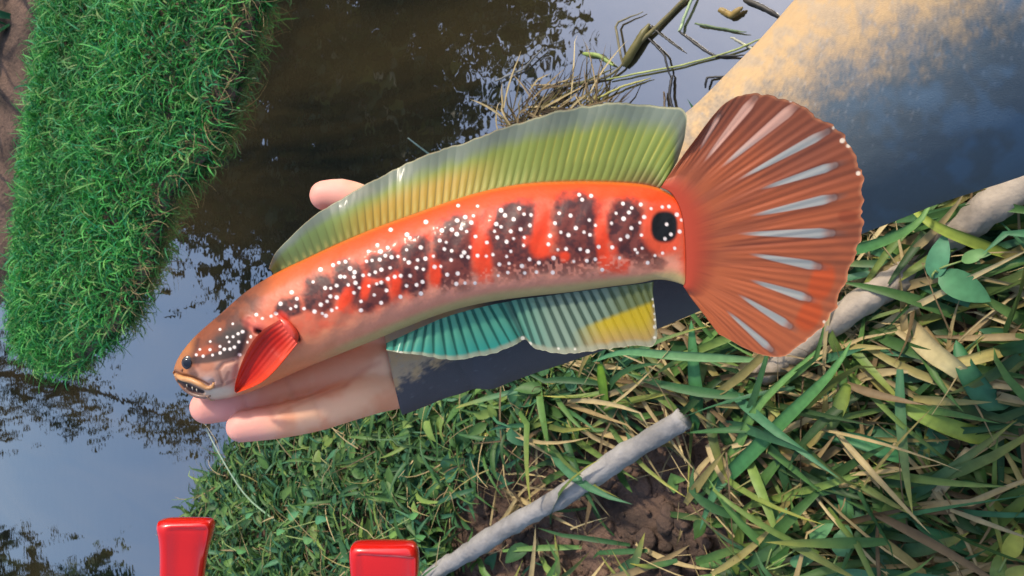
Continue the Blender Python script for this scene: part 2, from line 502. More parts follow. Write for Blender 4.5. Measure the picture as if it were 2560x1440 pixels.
# dead stems trailing in the water along its edge
n = 260
e = np.array(gp([(640, -40), (625, 40), (590, 150), (555, 300), (505, 385), (425, 455), (395, 560), (365, 680), (300, 800)]))
ep = spline(e, n) + RNG.normal(0, .02, (n, 2))
gs = Strips()
gs.add(blades(np.c_[ep, np.full(n, .03)], RNG.normal(R(-75), .9, n), U(.04, .12, n), U(.0016, .003, n), U(-.6, .6, n), U(-.5, .1, n), RNG.normal(0, .8, n), palette(n, STRAW + GREENS[:2], [2, 2, 1, 2, 1, 2, 2]), ground_clear=np.full(n, .004), shape='stem'))
o = gs.build('trailing_stems', M_leaf)
tag(o, 'pale dead stems trailing over the far waterline', 'stems', kind='stuff')

# undergrowth on the far bank
n = 5000
xy = scatter_xy(n, np.array([(-1, 2.7), (2.2, 2.7), (3.5, 5.5), (-2.5, 7.5)]))
fd = poly_sd(xy[:, 0], xy[:, 1], np.asarray(FAR))
xy = xy[(fd > np.where(xy[:, 0] > .72, .0, .10) + .12 * vnoise(xy[:, 0] * 5, xy[:, 1] * 5, 77))]; n = len(xy); z = ground_z(xy[:, 0], xy[:, 1])
gs = Strips()
gs.add(blades(np.c_[xy, z - .01], U(-math.pi, math.pi, n), U(.10, .30, n), U(.012, .03, n), U(.6, 1.4, n), U(-.8, .8, n), RNG.normal(0, .6, n), palette(n, [(28, 84, 48), (24, 66, 40), (44, 104, 56)], [2, 2, 1])))
o = gs.build('far_undergrowth', M_leaf)
tag(o, 'dark green undergrowth on the far side of the stream', 'undergrowth', kind='stuff')

# ------------------------------------------------------------------ tubes
def tube(pts, rad, nseg=10, caps=True, squash=None):
    """pts (n,3), rad (n,) -> verts, faces (list)"""
    pts = np.asarray(pts, float); rad = np.broadcast_to(np.asarray(rad, float), (len(pts),)); n = len(pts)
    tg = np.gradient(pts, axis=0); tg /= np.linalg.norm(tg, axis=1)[:, None] + 1e-12
    ref = np.array([0.13, 0.21, 1.0]); ref /= np.linalg.norm(ref)
    if abs((tg @ ref).mean()) > .8: ref = np.array([1, .1, .1])
    s = np.cross(tg, ref); s /= np.linalg.norm(s, axis=1)[:, None]
    u = np.cross(s, tg)
    a = np.linspace(0, 2 * math.pi, nseg, endpoint=False)
    v = pts[:, None] + rad[:, None, None] * (s[:, None] * np.cos(a)[None, :, None] + u[:, None] * np.sin(a)[None, :, None])
    f = [tuple(x) for x in grid_faces(n, nseg, True)]
    if caps: f += [tuple(range(nseg))[::-1], tuple(range((n - 1) * nseg, n * nseg))]
    return v.reshape(-1, 3), f

# ------------------------------------------------------------------ trees beyond the stream (seen mirrored in it)
def make_tree(x, y, H, spread, nleaf, label, leafcol, low=.2, lsize=.09, sparse=1.0, lean=0.0):
    zb = float(ground_z(np.array([x]), np.array([y]))[0]) - .05
    root = empty('tree', (x, y, zb))
    tag(root, label, 'tree', 'trees on the far bank')
    k = 9
    tr = np.c_[np.cumsum(RNG.normal(0, .05, k)) * H * .12, np.cumsum(RNG.normal(0, .05, k)) * H * .12, np.linspace(0, H * .82, k)]
    tr[0] = 0; tr[:, 0] += lean * np.linspace(0, 1, k) ** 2
    v, f = tube(tr, np.linspace(.035, .008, k) * H * (.7 if lean == 0 else .3), 9)
    mesh_obj('trunk', v, f, M_bark, root)
    tips = []
    for i in range(22):
        t = U(low, .98); q = tr[int(t * (k - 1))]
        a = U(0, 2 * math.pi); L = spread * U(.5, 1.0) * (1.1 - .55 * t)
        m = 5; uu = np.linspace(0, 1, m)
        pp = q + np.c_[np.cos(a) * L * uu, np.sin(a) * L * uu, L * (.5 * uu - .12 * uu ** 2)]
        pp[1:] += RNG.normal(0, .05 * L, (m - 1, 3))
        v, f = tube(pp, np.linspace(.012, .003, m) * H * .5, 5)
        mesh_obj('limb', v, f, M_bark, root)
        tips += [pp[-1], pp[-2], pp[2]]
    tips = np.array(tips + [tr[-1], tr[-2]])
    c = tips[RNG.integers(0, len(tips), nleaf)] + RNG.normal(0, spread * .17 * sparse, (nleaf, 3))
    st = Strips()
    lc = palette(nleaf, leafcol, [1] * len(leafcol))
    st.add(blades(c, U(-math.pi, math.pi, nleaf), U(.8, 1.7, nleaf) * lsize, U(.5, .9, nleaf) * lsize, U(-.9, .5, nleaf), U(-1.1, .2, nleaf), np.zeros(nleaf), lc, seg=2, shape='ovate', roll=RNG.normal(0, .8, nleaf)))
    st.build('crown', M_treeleaf, root)
    return root

DK = [(46, 62, 30), (38, 54, 30), (64, 72, 34), (56, 60, 38)]
def at_az(az, d): return d * math.sin(R(az)), d * math.cos(R(az))
TREES = [(15.5, 7.6, 7.0, 2.1, 7000, 'tall dense dark tree rising straight behind the grassy bank', DK),
         (25, 8.6, 9.0, 2.6, 8000, 'tallest broad crowned dark tree of the far bank', DK),
         (35, 7.2, 7.2, 2.2, 6500, 'dense olive tree leaning out beyond the upstream water', [(70, 74, 36), (58, 64, 30), (50, 56, 34)]),
         (50, 8.2, 6.6, 2.3, 5200, 'brownish dense tree at the upstream end of the row', [(70, 68, 36), (60, 56, 32)]),
         (8, 8.4, 6.6, 1.35, 5200, 'slim dense dark tree half hidden by its broader neighbours', DK),
         (-4.6, 8.0, 3.9, .72, 520, 'thin loose leafed tree standing between open sky gaps', [(60, 74, 44), (74, 78, 48)]),
         (-24, 9.0, 2.7, 1.25, 3800, 'low rounded green tree downstream on the far bank', [(52, 78, 40), (42, 66, 36)])]
for (a, d, H, sp, nl, lb, lc) in TREES:
    x, y = at_az(a, d)
    make_tree(x, y, H, sp, nl if nl > 1000 else 1100, lb, lc, low=.06, lsize=.15 if nl > 3000 else .08, lean=-.95 if nl < 1000 else 0)

# ------------------------------------------------------------------ the fish
def fish_depth(x):                       # the tail lies a little closer to the lens than the head
    return 0.349 - (np.asarray(x, float) - 435) / 1725 * 0.036
FO = P(1100, 680, fish_depth(1100))      # origin of the fish (camera-aligned metres)
fish = empty('fish', to_world(FO), CAM_ROT)
tag(fish, 'orange red snakehead fish with dark bars and white spots lying on the open hand', 'fish')

SPOTS = []
for (ox, oy, s, L) in [
    (660, 480, 4.115, [(170,1150),(285,1032),(338,1098),(328,1177),(275,1200),(412,1200),(118,1250),(72,1277),(505,925),(580,797),(710,752),(770,727),(838,717),(885,787),(932,825),(785,870),(828,873),(925,875),(630,987),(687,990),(747,963),(867,955),(942,935),(980,985),(683,1073),(747,1085),(650,1125),(585,1158),(520,1230),(600,1250),(635,1273),(748,1192),(695,1217),(1020,858),(1082,850),(1145,825),(1208,800),(1297,780),(1110,703),(1190,695),(1248,655),(1313,670),(1378,662),(1075,612),(1200,612),(1272,573),(1167,545),(1055,713),(1445,692),(1490,725),(1467,595),(1613,570),(1500,470),(1470,437),(1580,700),(1660,685),(1570,780),(1640,795),(1273,893),(1345,872),(1407,862),(1503,862),(1160,945),(1205,930),(1078,967),(1632,925),(1570,955),(1465,965),(1403,1078),(1135,1060),(998,1125),(998,1217),(925,1037),(1205,1140),(1260,1013),(1615,1045),(1665,308),(1303,388),(1755,770),(1818,765),(1885,850),(1993,838),(1925,700),(2033,660),(2100,670),(2058,622),(2120,567),(1930,605),(1875,517),(1855,587),(1808,500),(1830,395),(1933,387),(2028,375),(1983,433),(2085,407),(2070,258),(2155,245),(1997,140),(2197,145),(2133,315),(1987,293),(1743,660),(2293,520),(2355,645),(2420,745),(2197,655),(2287,660),(1978,945),(2068,937),(2170,937),(2410,860),(2398,467),(2372,405),(2438,357),(2390,330),(2440,190),(2175,457)]),
    (1100, 230, 2.88, [(438,850),(570,838),(468,888),(605,880),(530,917),(655,885),(510,1003),(580,988),(648,960),(412,1047),(480,1078),(530,1055),(607,1047),(602,1105),(510,1147),(480,1185),(430,1240),(497,1235),(645,1205),(590,1253),(488,1300),(610,1303),(695,1297),(712,1230),(812,1300),(818,1195),(858,873),(940,890),(1075,922),(978,980),(870,1010),(925,1030),(828,945),(792,1035),(780,1097),(1037,1010),(1080,1028),(1120,960),(848,1135),(908,1130),(1010,1132),(1063,1147),(963,1220),(1057,1215),(1118,1205),(1168,1280),(1142,1115),(1002,740),(1088,747),(1023,775),(1318,803),(1380,835),(1360,867),(1445,810),(1268,873),(1322,912),(1378,980),(1350,1040),(1235,945),(1300,1062),(1405,1135),(1420,1157),(1455,1125),(1450,1030),(1470,900),(1440,940),(1240,1118),(1293,1195),(1548,1178),(1602,1160),(1495,1230),(1632,953),(1663,1025),(1620,1057),(1600,828),(1648,825),(1705,883),(1738,922),(1725,1005),(1690,1125),(1520,840)]),
    (400, 760, 4.8, [(720,305),(873,238),(1157,127),(1230,172),(1333,147),(1385,115),(603,450),(805,398),(877,393),(937,357),(990,333),(1083,393),(1040,460),(945,455),(893,518),(830,455),(773,543),(720,510),(723,587),(632,613),(518,625),(600,548),(478,545),(947,612),(840,540),(435,610)])]:
    SPOTS += [(ox + a / s, oy + b / s) for a, b in L]

def blob(X, Y, cx, cy, rx, ry, rot=0.0, soft=.35, nz=0.0):
    c, s = math.cos(R(rot)), math.sin(R(rot))
    dx, dy = X - cx, Y - cy
    u = (dx * c + dy * s) / rx; v = (-dx * s + dy * c) / ry
    r = (np.abs(u) ** 2.6 + np.abs(v) ** 2.6) ** (1 / 2.6)
    r = r + nz * (fbm(X / 16, Y / 16, 5) - .5)
    return 1 - sstep(1 - soft, 1 + soft, r)

def paint_body(X, Y, t):
    n1 = fbm(X / 22, Y / 22, 1); n2 = fbm(X / 7, Y / 7, 2); n3 = vnoise(X / 5, Y / 5, 8)
    flank = mix(np.broadcast_to(lin((218, 76, 46)), X.shape + (3,)), lin((200, 100, 72)), sstep(.35, .65, n1))
    front = 1 - sstep(640, 1050, X)
    c = mix(flank, lin((204, 112, 82)), .85 * front)
    # back: bright orange-red, browner towards the head
    back = mix(np.broadcast_to(lin((236, 72, 22)), X.shape + (3,)), lin((176, 92, 48)), 1 - sstep(620, 1000, X))
    c = mix(c, back, 1 - sstep(.15, .23, t + .05 * (n1 - .5)))
    c = mix(c, lin((186, 92, 26)), 1 - sstep(.02, .055, t))
    # belly
    bel = mix(np.broadcast_to(lin((222, 142, 112)), X.shape + (3,)), lin((228, 138, 90)), front)
    c = mix(c, bel, sstep(.66, .80, t + .08 * (n1 - .5)))
    c = mix(c, lin((196, 166, 112)), sstep(.89, .96, t) * sstep(760, 900, X))
    # dark bars
    bars = [(722, 770, 36, 24, -20), (800, 735, 42, 48, 20), (868, 700, 40, 52, 15), (915, 742, 30, 40, 10), (958, 662, 48, 32, -18), (1000, 700, 26, 30, 0), (950, 735, 24, 30, 0), (1036, 655, 38, 62, 8), (1040, 700, 26, 40, 0), (1136, 625, 52, 82, 8), (1135, 680, 46, 48, 0),
            (1282, 556, 68, 48, -8), (1262, 618, 54, 70, 0), (1290, 655, 62, 45, 0), (1362, 664, 26, 22, 0), (1440, 550, 56, 66, 0), (1450, 628, 54, 58, 0), (1400, 662, 26, 26, 0), (1562, 562, 42, 64, 0), (1588, 628, 48, 36, 20), (1640, 655, 28, 16, 20)]
    m = np.zeros(X.shape)
    for bx in bars: m = np.maximum(m, blob(X, Y, *bx, soft=.28, nz=.55))
    dark = mix(np.broadcast_to(lin((44, 32, 34)), X.shape + (3,)), lin((108, 52, 44)), sstep(.40, .66, n1 * .7 + n2 * .3 + .25 * (t - .45)))
    m *= (1 - .35 * sstep(.72, .84, t))
    c = mix(c, dark, m * .94)
    # vivid red gaps between the bars
    for bx in [(862, 748, 15, 30, 28), (914, 722, 12, 26, 10), (990, 708, 13, 28, 0), (1088, 686, 14, 30, 0), (1205, 640, 24, 66, -8), (1352, 560, 18, 60, 6), (1350, 618, 24, 26, 0), (1412, 642, 13, 13, 0), (1505, 610, 15, 66, -4), (1225, 540, 14, 30, 10), (1540, 665, 34, 20, 0)]:
        c = mix(c, lin((232, 66, 26)), .85 * blob(X, Y, *bx, soft=.4, nz=.5))
    # beaded light scales along the lower side
    strip = blob(t * 0 + X, t * 400, 1330, 318, 330, 34, 0, .3) 
    bead = sstep(.5, .75, vnoise(X / 6.5, Y / 6.5, 12))
    c = mix(c, lin((236, 150, 122)), strip * bead * .55)
    # eye spot by the tail
    c = mix(c, lin((226, 84, 50)), blob(X, Y, 1660, 570, 52, 64, 0, .2))
    c = mix(c, lin((16, 20, 22)), blob(X, Y, 1661, 567, 33, 39, 0, .14))
    # peduncle
    c = mix(c, lin((196, 84, 50)), sstep(1685, 1722, X) * .9)
    c = mix(c, lin((170, 150, 100)), sstep(1640, 1690, X) * sstep(.82, .95, t))
    # head
    head = 1 - sstep(600, 660, X + (Y - 850) * .25)
    hc = mix(np.broadcast_to(lin((124, 70, 48)), X.shape + (3,)), lin((92, 56, 44)), sstep(.4, .7, n1))
    hc = mix(hc, lin((196, 146, 122)), blob(X, Y, 560, 945, 75, 52, -20, .5, .4))       # cheek
    hc = mix(hc, lin((176, 116, 88)), blob(X, Y, 520, 915, 20, 14, 0, .5, .6))
    hc = mix(hc, lin((168, 108, 66)), 1 - sstep(462, 490, X + .15 * (Y - 900)))           # snout
    hc = mix(hc, lin((176, 82, 44)), blob(X, Y, 535, 872, 38, 14, -22, .6, .5))
    hc = mix(hc, lin((52, 50, 46)), .92 * blob(X, Y, 585, 850, 62, 32, -28, .45, .5))
    d, pr = seg_dist(X, Y, [(480, 902), (520, 897), (570, 884), (625, 868)])
    hc = mix(hc, lin((58, 48, 44)), .85 * (1 - sstep(5 + 6 * pr, 12 + 9 * pr, d)))
    d, _ = seg_dist(X, Y, [(478, 925), (488, 938)])
    hc = mix(hc, lin((96, 70, 60)), .8 * (1 - sstep(4, 14, d)))
    hc = mix(hc, lin((214, 190, 164)), blob(X, Y, 552, 982, 44, 14, -6, .6))               # pale throat
    hc = mix(hc, lin((196, 170, 160)), .7 * blob(X, Y, 520, 955, 16, 14, 0, .5))
    for q in [[(556, 955), (548, 925), (560, 908), (582, 902)], [(572, 930), (566, 945), (556, 955)], [(535, 968), (560, 962), (585, 950)]]:
        d, _ = seg_dist(X, Y, q)
        hc = mix(hc, lin((128, 82, 66)), .6 * (1 - sstep(2, 6, d)))
    c = mix(c, hc, head)
    # mouth slit and dark inside of the mouth
    d, _ = seg_dist(X, Y, [(436, 931), (452, 938), (478, 944), (505, 954), (520, 962)])
    c = mix(c, lin((96, 58, 40)), .8 * (1 - sstep(1.5, 5, d)))
    d, pr = seg_dist(X, Y, [(446, 953), (462, 963), (482, 973), (505, 980)])
    c = mix(c, lin((34, 24, 24)), .95 * (1 - sstep(3 + 3 * np.sin(math.pi * pr), 6 + 5 * np.sin(math.pi * pr), d)))
    c = mix(c, lin((104, 84, 74)), .8 * blob(X, Y, 490, 990, 26, 7, 10, .5))
    # gill fold
    c = mix(c, lin((214, 110, 90)), .9 * blob(X, Y, 640, 815, 30, 17, 30, .5))
    c = mix(c, lin((62, 24, 22)), blob(X, Y, 644, 829, 8, 7, 20, .4))
    d, _ = seg_dist(X, Y, [(692, 784), (712, 802), (736, 826), (746, 850)])
    c = mix(c, lin((70, 20, 18)), .85 * (1 - sstep(2.5, 7, d)))
    c = mix(c, lin((214, 72, 54)), .8 * blob(X, Y, 706, 793, 16, 12, 40, .5))
    # white spots
    S = np.array(SPOTS); rs = np.random.default_rng(5).uniform(3.6, 5.6, len(S))
    rs = np.where(S[:, 0] < 660, rs * .8, rs)
    for (sx, sy), r in zip(S, rs):
        i = (np.abs(X - sx) < 9) & (np.abs(Y - sy) < 9)
        if not i.any(): continue
        d = np.hypot(X[i] - sx, Y[i] - sy)
        c[i] = mix(c[i], lin((244, 228, 216)), 1 - sstep(r - 1.4, r + 1.1, d))
    return c

PAIRS = [((433,930),(436,941),.4),((443,905),(450,962),.75),((464,872),(482,988),.85),((500,832),(538,999),.86),((560,780),(600,988),.84),((620,728),(665,964),.8),((690,684),(745,928),.76),((770,645),(840,889),.74),((850,608),(930,853),.74),((940,570),(1005,822),.74),((1040,534),(1090,789),.73),((1130,502),(1165,767),.72),((1220,476),(1240,752),.7),((1320,459),(1325,741),.68),((1420,454),(1420,731),.64),((1520,455),(1515,718),.58),((1600,460),(1595,708),.45),((1650,472),(1645,699),.30),((1690,492),(1690,706),.15),((1728,508),(1730,722),.03)]
NS = 640
st_ = spline(np.array([(*((np.array(a) + b) / 2), *a, *b, k) for a, b, k in PAIRS]), NS)
T2, B2, KT = st_[:, 2:4], st_[:, 4:6], st_[:, 6]
M2 = (T2 + B2) / 2; H2 = (T2 - B2) / 2
th = np.concatenate([np.linspace(0, math.pi, 170), np.linspace(math.pi, 2 * math.pi, 40)[1:-1]])
NT = len(th)
xy2 = M2[:, None] + H2[:, None] * np.cos(th)[None, :, None]
dep = fish_depth(M2[:, 0])[:, None]
zz = (KT * np.linalg.norm(H2, axis=1))[:, None] * dep / FPX * np.sin(th)[None]
pb = P(xy2[..., 0], xy2[..., 1], dep + 0 * zz)
pb[..., 2] += zz
Xp, Yp = proj(pb)
mir = np.where(np.sin(th) < 0, 1, 0)
tt = np.broadcast_to((1 - np.cos(th)) / 2, Xp.shape)
# modelled relief: mouth slit, gill fold, eye socket, cheek edges, muscle waves
rel = np.zeros_like(Xp)
def groove(pts, w, dep_):
    global rel
    d, _ = seg_dist(Xp, Yp, pts); rel = rel - dep_ * np.exp(-(d / w) ** 2)
groove([(436, 931), (452, 938), (478, 944), (505, 954), (520, 962), (532, 955)], 5, .0014)
groove([(625, 800), (618, 840), (600, 890), (590, 940)], 9, .0012)
groove([(556, 958), (546, 925), (560, 908), (585, 902)], 6, .0007)
groove([(450, 956), (466, 966), (486, 976), (505, 981)], 6, .0018)
groove([(692, 784), (712, 802), (736, 826), (746, 850)], 6, .0012)
groove([(640, 828), (650, 830)], 6, .0022)
rel += .0016 * blob(Xp, Yp, 636, 806, 26, 11, 30, .8)
rel -= .0010 * blob(Xp, Yp, 470, 907, 18, 17, 0, .6)
rel += .0008 * blob(Xp, Yp, 540, 925, 40, 28, -20, .9)
rel += .0006 * (fbm(Xp / 40, Yp / 40, 44) - .5) * (Xp > 640)
rel += .00022 * np.sin((Xp + .45 * Yp) / 9.0) * sstep(700, 850, Xp) * (1 - sstep(1560, 1660, Xp)) * np.sin(math.pi * tt)
pb[..., 2] += np.where(mir[None] == 1, -1, 1) * rel * np.abs(np.sin(th))[None] ** .5
# colour is read where the front face shows; the hidden side repeats the front
Xf, Yf = Xp.copy(), Yp.copy()
for j in np.where(mir == 1)[0]:
    k = np.argmin(np.abs(np.cos(th[:170]) - math.cos(th[j])))
    Xf[:, j], Yf[:, j] = Xp[:, k], Yp[:, k]
cb = paint_body(Xf, Yf, tt)
fv = (pb - FO).reshape(-1, 3)
ff = [grid_faces(NS, NT, True)]
body = mesh_obj('body', fv, ff[0], M_fish, fish, cb.reshape(-1, 3))
# close the two ends
bm = bmesh.new(); bm.from_mesh(body.data)
bm.verts.ensure_lookup_table()
be = [e for e in bm.edges if e.is_boundary]
bmesh.ops.holes_fill(bm, edges=be)
bmesh.ops.recalc_face_normals(bm, faces=bm.faces)
bm.to_mesh(body.data); bm.free()

def front_z(px, py):
    """front surface of the body under a photo pixel, in camera-aligned metres"""
    fr = np.sin(th) >= 0
    A, B_ = Xp[:, fr], Yp[:, fr]
    i = np.argmin((A - px) ** 2 + (B_ - py) ** 2)
    return pb[:, fr].reshape(-1, 3)[i]

def fin_mesh(name, base, tip, nu, nv, zfun, colfun, mat, thick=.00025, jag=60):
    """base, tip: (k,2) pixel rows; sheet between them, closed with thickness"""
    pr = spline(np.c_[np.asarray(base, float) * .5 + np.asarray(tip, float) * .5, base, tip], nu)
    b_, t_ = pr[:, 2:4], pr[:, 4:6]
    uu = np.linspace(0, 1, nu); t_ = t_ + ((t_ - b_) * (.035 * (fbm(uu * jag, uu * 0 + 2, 5, 2) - .5) + .03 * (vnoise(uu * jag * .3, uu * 0, 7) - .5))[:, None])
    v = np.linspace(0, 1, nv)
    q = b_[:, None] * (1 - v)[None, :, None] + t_[:, None] * v[None, :, None]
    a = np.linspace(0, 1, nu)[:, None] + 0 * v[None]; vv = 0 * a + v[None]
    d = fish_depth(q[..., 0])
    p = P(q[..., 0], q[..., 1], d)
    z = zfun(a, vv, q[..., 0], q[..., 1])
    c = colfun(a, vv, q[..., 0], q[..., 1])
    th_ = thick * (1 - .6 * vv)
    p1 = p.copy(); p1[..., 2] += z + th_
    p2 = p.copy(); p2[..., 2] += z - th_
    V = np.concatenate([p1.reshape(-1, 3), p2.reshape(-1, 3)]) - FO
    n = nu * nv
    F1 = grid_faces(nu, nv); F2 = F1[:, ::-1] + n
    idx = np.arange(n).reshape(nu, nv)
    ring = np.concatenate([idx[:, 0], idx[-1, 1:], idx[::-1, -1][1:], idx[0, ::-1][1:-1]])
    r2 = np.roll(ring, -1)
    F3 = np.stack([ring, ring + n, r2 + n, r2], -1)
    return mesh_obj(name, V, np.concatenate([F1, F2, F3]), mat, fish, np.concatenate([c.reshape(n, -1)] * 2))

def with_alpha(c, a): return np.concatenate([c, np.broadcast_to(np.asarray(a)[..., None], c.shape[:-1] + (1,))], -1)

# dorsal fin
DB = [(684,686),(715,672),(765,650),(840,616),(920,584),(1000,554),(1100,520),(1200,488),(1300,468),(1400,461),(1480,461),(1550,463),(1600,467),(1628,470),(1648,474)]
DT = [(681,672),(697,630),(742,583),(815,520),(910,461),(1000,411),(1112,368),(1232,331),(1343,297),(1448,271),(1545,259),(1632,264),(1708,273),(1717,330),(1700,398)]
NRD = 52
def d_ray(a): return np.abs(np.sin(math.pi * NRD * a)) 
def dz(a, v, X, Y):
    return .0005 * (d_ray(a) - .5) * (1 - .85 * v) * sstep(0, .1, v) + .004 * np.sin(a * 9 + v * 1.5) * v + .0012 * np.sin(a * 46 + 2) * v ** 3
def dcol(a, v, X, Y):
    r = 1 - d_ray(a); k = np.floor(a * NRD); rk = hash2(k, k * 0 + 3)
    g = mix(np.broadcast_to(lin((142, 158, 74)), X.shape + (3,)), lin((128, 156, 96)), 1 - sstep(.05, .3, a))
    yel = sstep(.14, .30, a) * (1 - sstep(.44, .62, a)) * (1 - sstep(.35, .72, v))
    g = mix(g, lin((196, 164, 66)), yel)
    # light webs with thin darker rays near the base, long yellow rays at the rear
    g = mix(g, lin((92, 92, 42)), .55 * sstep(.55, .9, r) * (1 - sstep(.45, .8, v)) * (.4 + .6 * yel))
    rear = sstep(.6, .75, a)
    g = mix(g, lin((186, 186, 84)), .75 * rear * sstep(.35, .8, r * (.5 + rk)) * sstep(.2, .35, v) * (1 - sstep(.6, .95, v)))
    g = mix(g, lin((206, 206, 120)), .5 * sstep(.6, .95, 1 - r) * (1 - sstep(.05, .35, v)) * (1 - rear))
    up = sstep(.58, .86, v + .12 * (fbm(a * 40, v * 4, 3) - .5))
    g = mix(g, lin((132, 144, 132)), up * .9)
    g = mix(g, lin((206, 202, 160)), sstep(.965, .99, v))
    g = mix(g, lin((190, 84, 36)), 1 - sstep(.02, .07, v))
    g = mix(g, lin((124, 66, 48)), .6 * sstep(.82, .97, a) * (1 - sstep(.05, .3, v)))
    return with_alpha(g, 1 - .20 * up)
tipw = np.array(DT, float)
fin_mesh('dorsal_fin', DB, DT, 720, 60, dz, dcol, M_fin)

# anal fin
AB = [(965,858),(1005,840),(1060,815),(1110,794),(1170,776),(1230,762),(1270,754),(1300,748),(1360,741),(1430,731),(1500,722),(1570,713),(1605,709),(1634,704)]
AT = [(968,874),(1000,880),(1050,886),(1130,900),(1215,889),(1288,863),(1312,850),(1343,873),(1420,881),(1500,874),(1575,867),(1641,860),(1642,790),(1634,736)]
NRA = 30
def az_(a, v, X, Y):
    r = np.abs(np.sin(math.pi * NRA * a))
    return .0011 * (r - .5) * sstep(0, .12, v) * (1 - .4 * v) + .0035 * v * np.sin(a * 11 + 1) - .004 * np.exp(-((a - .45) / .03) ** 2) * v
def acol(a, v, X, Y):
    r = np.abs(np.sin(math.pi * NRA * a))
    left = 1 - sstep(1240, 1400, X)
    dk = mix(np.broadcast_to(lin((82, 104, 88)), X.shape + (3,)), lin((40, 108, 92)), left)
    lt = mix(np.broadcast_to(lin((146, 168, 146)), X.shape + (3,)), lin((96, 176, 146)), left)
    lt = mix(lt, lin((64, 166, 148)), left * sstep(.35, .9, v))
    g = mix(dk, lt, sstep(.35, .85, r + .35 * v * left))
    g = mix(g, lin((120, 126, 62)), sstep(1480, 1600, X) * .75)
    yl = sstep(-6, 10, (Y - 800) + (X - 1500) * .36) * sstep(1420, 1520, X)
    ylc = mix(np.broadcast_to(lin((212, 186, 46)), X.shape + (3,)), lin((190, 158, 108)), sstep(.55, .95, v) * .85)
    g = mix(g, ylc, yl)
    g = mix(g, lin((178, 178, 150)), sstep(.86, .95, v) * .85)
    g = mix(g, lin((60, 70, 56)), .6 * np.exp(-((a - .455) / .012) ** 2))
    for (sx, sy, rr) in [(1307,847,5),(1325,859,4.5),(1005,881,4.5),(1023,889,3.5),(1640,818,5),(1637,765,4),(1634,748,3),(1639,785,3),(1640,845,3.5),(1640,800,3),(1395,870,3),(1436,871,3)]:
        g = mix(g, lin((246, 240, 220)), 1 - sstep(rr - 1.2, rr + 1.2, np.hypot(X - sx, Y - sy)))
    return with_alpha(g, .93)
fin_mesh('anal_fin', AB, AT, 560, 70, az_, acol, M_fin)

# tail fin
TB = [(1650,470),(1668,478),(1682,492),(1696,520),(1704,552),(1708,585),(1710,618),(1711,650),(1711,680),(1710,704),(1706,716)]
TT = [(1722,366),(1800,270),(1880,245),(2000,280),(2100,352),(2155,455),(2161,560),(2138,680),(2080,812),(1950,894),(1800,838)]
WIN = [((1742,385),(1790,296),9),((1751,415),(1874,256),18),((1790,429),(1978,270),21),((1829,458),(2056,335),17),((1887,478),(2082,415),17),((1863,543),(2085,494),19),((1833,585),(2086,582),20),((1863,633),(2056,666),18),((1867,697),(2032,747),17),((1838,731),(1984,817),16),((1809,770),(1936,876),14)]
WIN = [tuple(w) for w in WIN]
def tz(a, v, X, Y):
    r = np.abs(np.sin(math.pi * 13.5 * a + .5))
    w = .0004 * (r - .5) * sstep(.12, .4, v) + .0001 * np.sin(a * 300) * sstep(.2, .5, v)
    return w + .007 * v ** 2 * np.sin(a * 5.5 + .6) + .0020 * (1 - sstep(.03, .2, v))
def tcol(a, v, X, Y):
    n = fbm(a * 26, v * 3, 6); n2 = fbm(a * 90, v * 3, 16)
    g = mix(np.broadcast_to(lin((184, 98, 58)), X.shape + (3,)), lin((164, 88, 56)), sstep(.35, .7, n))
    g = mix(g, lin((206, 112, 66)), sstep(.55, .9, a) * .7)
    g = mix(g, lin((150, 86, 62)), sstep(.5, .8, v) * (1 - sstep(.3, .55, a)) * .75)
    g = mix(g, lin((120, 52, 34)), .25 * sstep(.52, .72, n2) * (1 - sstep(.75, 1, v)))
    g = mix(g, lin((196, 76, 48)), 1 - sstep(.02, .22, v))
    g = mix(g, lin((212, 88, 34)), .8 * (blob(X, Y, 2065, 705, 46, 32, -70, .25) + blob(X, Y, 2035, 790, 40, 30, -60, .25)).clip(0, 1))
    g = mix(g, lin((150, 66, 34)), .6 * (blob(X, Y, 2125, 540, 25, 16, 0, .3)))
    m = np.zeros(X.shape)
    for (p0, p1, w) in WIN:
        d, pr = seg_dist(X, Y, [p0, p1])
        hw = w * .66 * np.clip(pr, 0, 1) ** .7 * (1 - .35 * sstep(.85, 1, pr)) + .3
        m = np.maximum(m, (1 - sstep(hw - 2.2, hw + 2.2, d)) * sstep(.02, .3, pr) * (1 - .75 * sstep(.86, 1.0, pr)))
        q = np.array(p1, float) + (np.array(p1, float) - np.array(p0, float)) * .18
        d2, pr2 = seg_dist(X, Y, [p1, tuple(q)])
        g = mix(g, lin((112, 92, 82)), .7 * (1 - sstep(4, 10, d2)) * (1 - pr2) * (1 - m))
        # a darker edge under every pale web
        g = mix(g, lin((112, 60, 44)), .45 * (1 - sstep(hw + 1, hw + 7, d)) * (1 - m) * sstep(.1, .3, pr))
    up = 1 - sstep(300, 480, Y)
    wc = mix(np.broadcast_to(lin((186, 190, 184)), X.shape + (3,)), lin((224, 178, 158)), 1 - sstep(330, 400, Y + (X - 1900) * .25))
    g = mix(g, wc, m * .95)
    g = mix(g, lin((222, 150, 104)), .5 * sstep(.975, .995, v))
    for (sx, sy, rr) in [(2010,280,4),(1962,262,3.5),(2071,326,3.5),(2096,356,6),(2112,368,5),(2143,434,5.5),(1980,255,3),(2120,750,3),(2076,806,3.5)]:
        g = mix(g, lin((250, 232, 206)), 1 - sstep(rr - 1, rr + 1.5, np.hypot(X - sx, Y - sy)))
    return with_alpha(g, 1 - .18 * m - .12 * sstep(.7, 1, v) * (1 - sstep(.3, .55, a)))
_r = np.random.default_rng(3)
fin_mesh('tail_fin', TB, TT, 640, 170, tz, tcol, M_fin, thick=.0005)

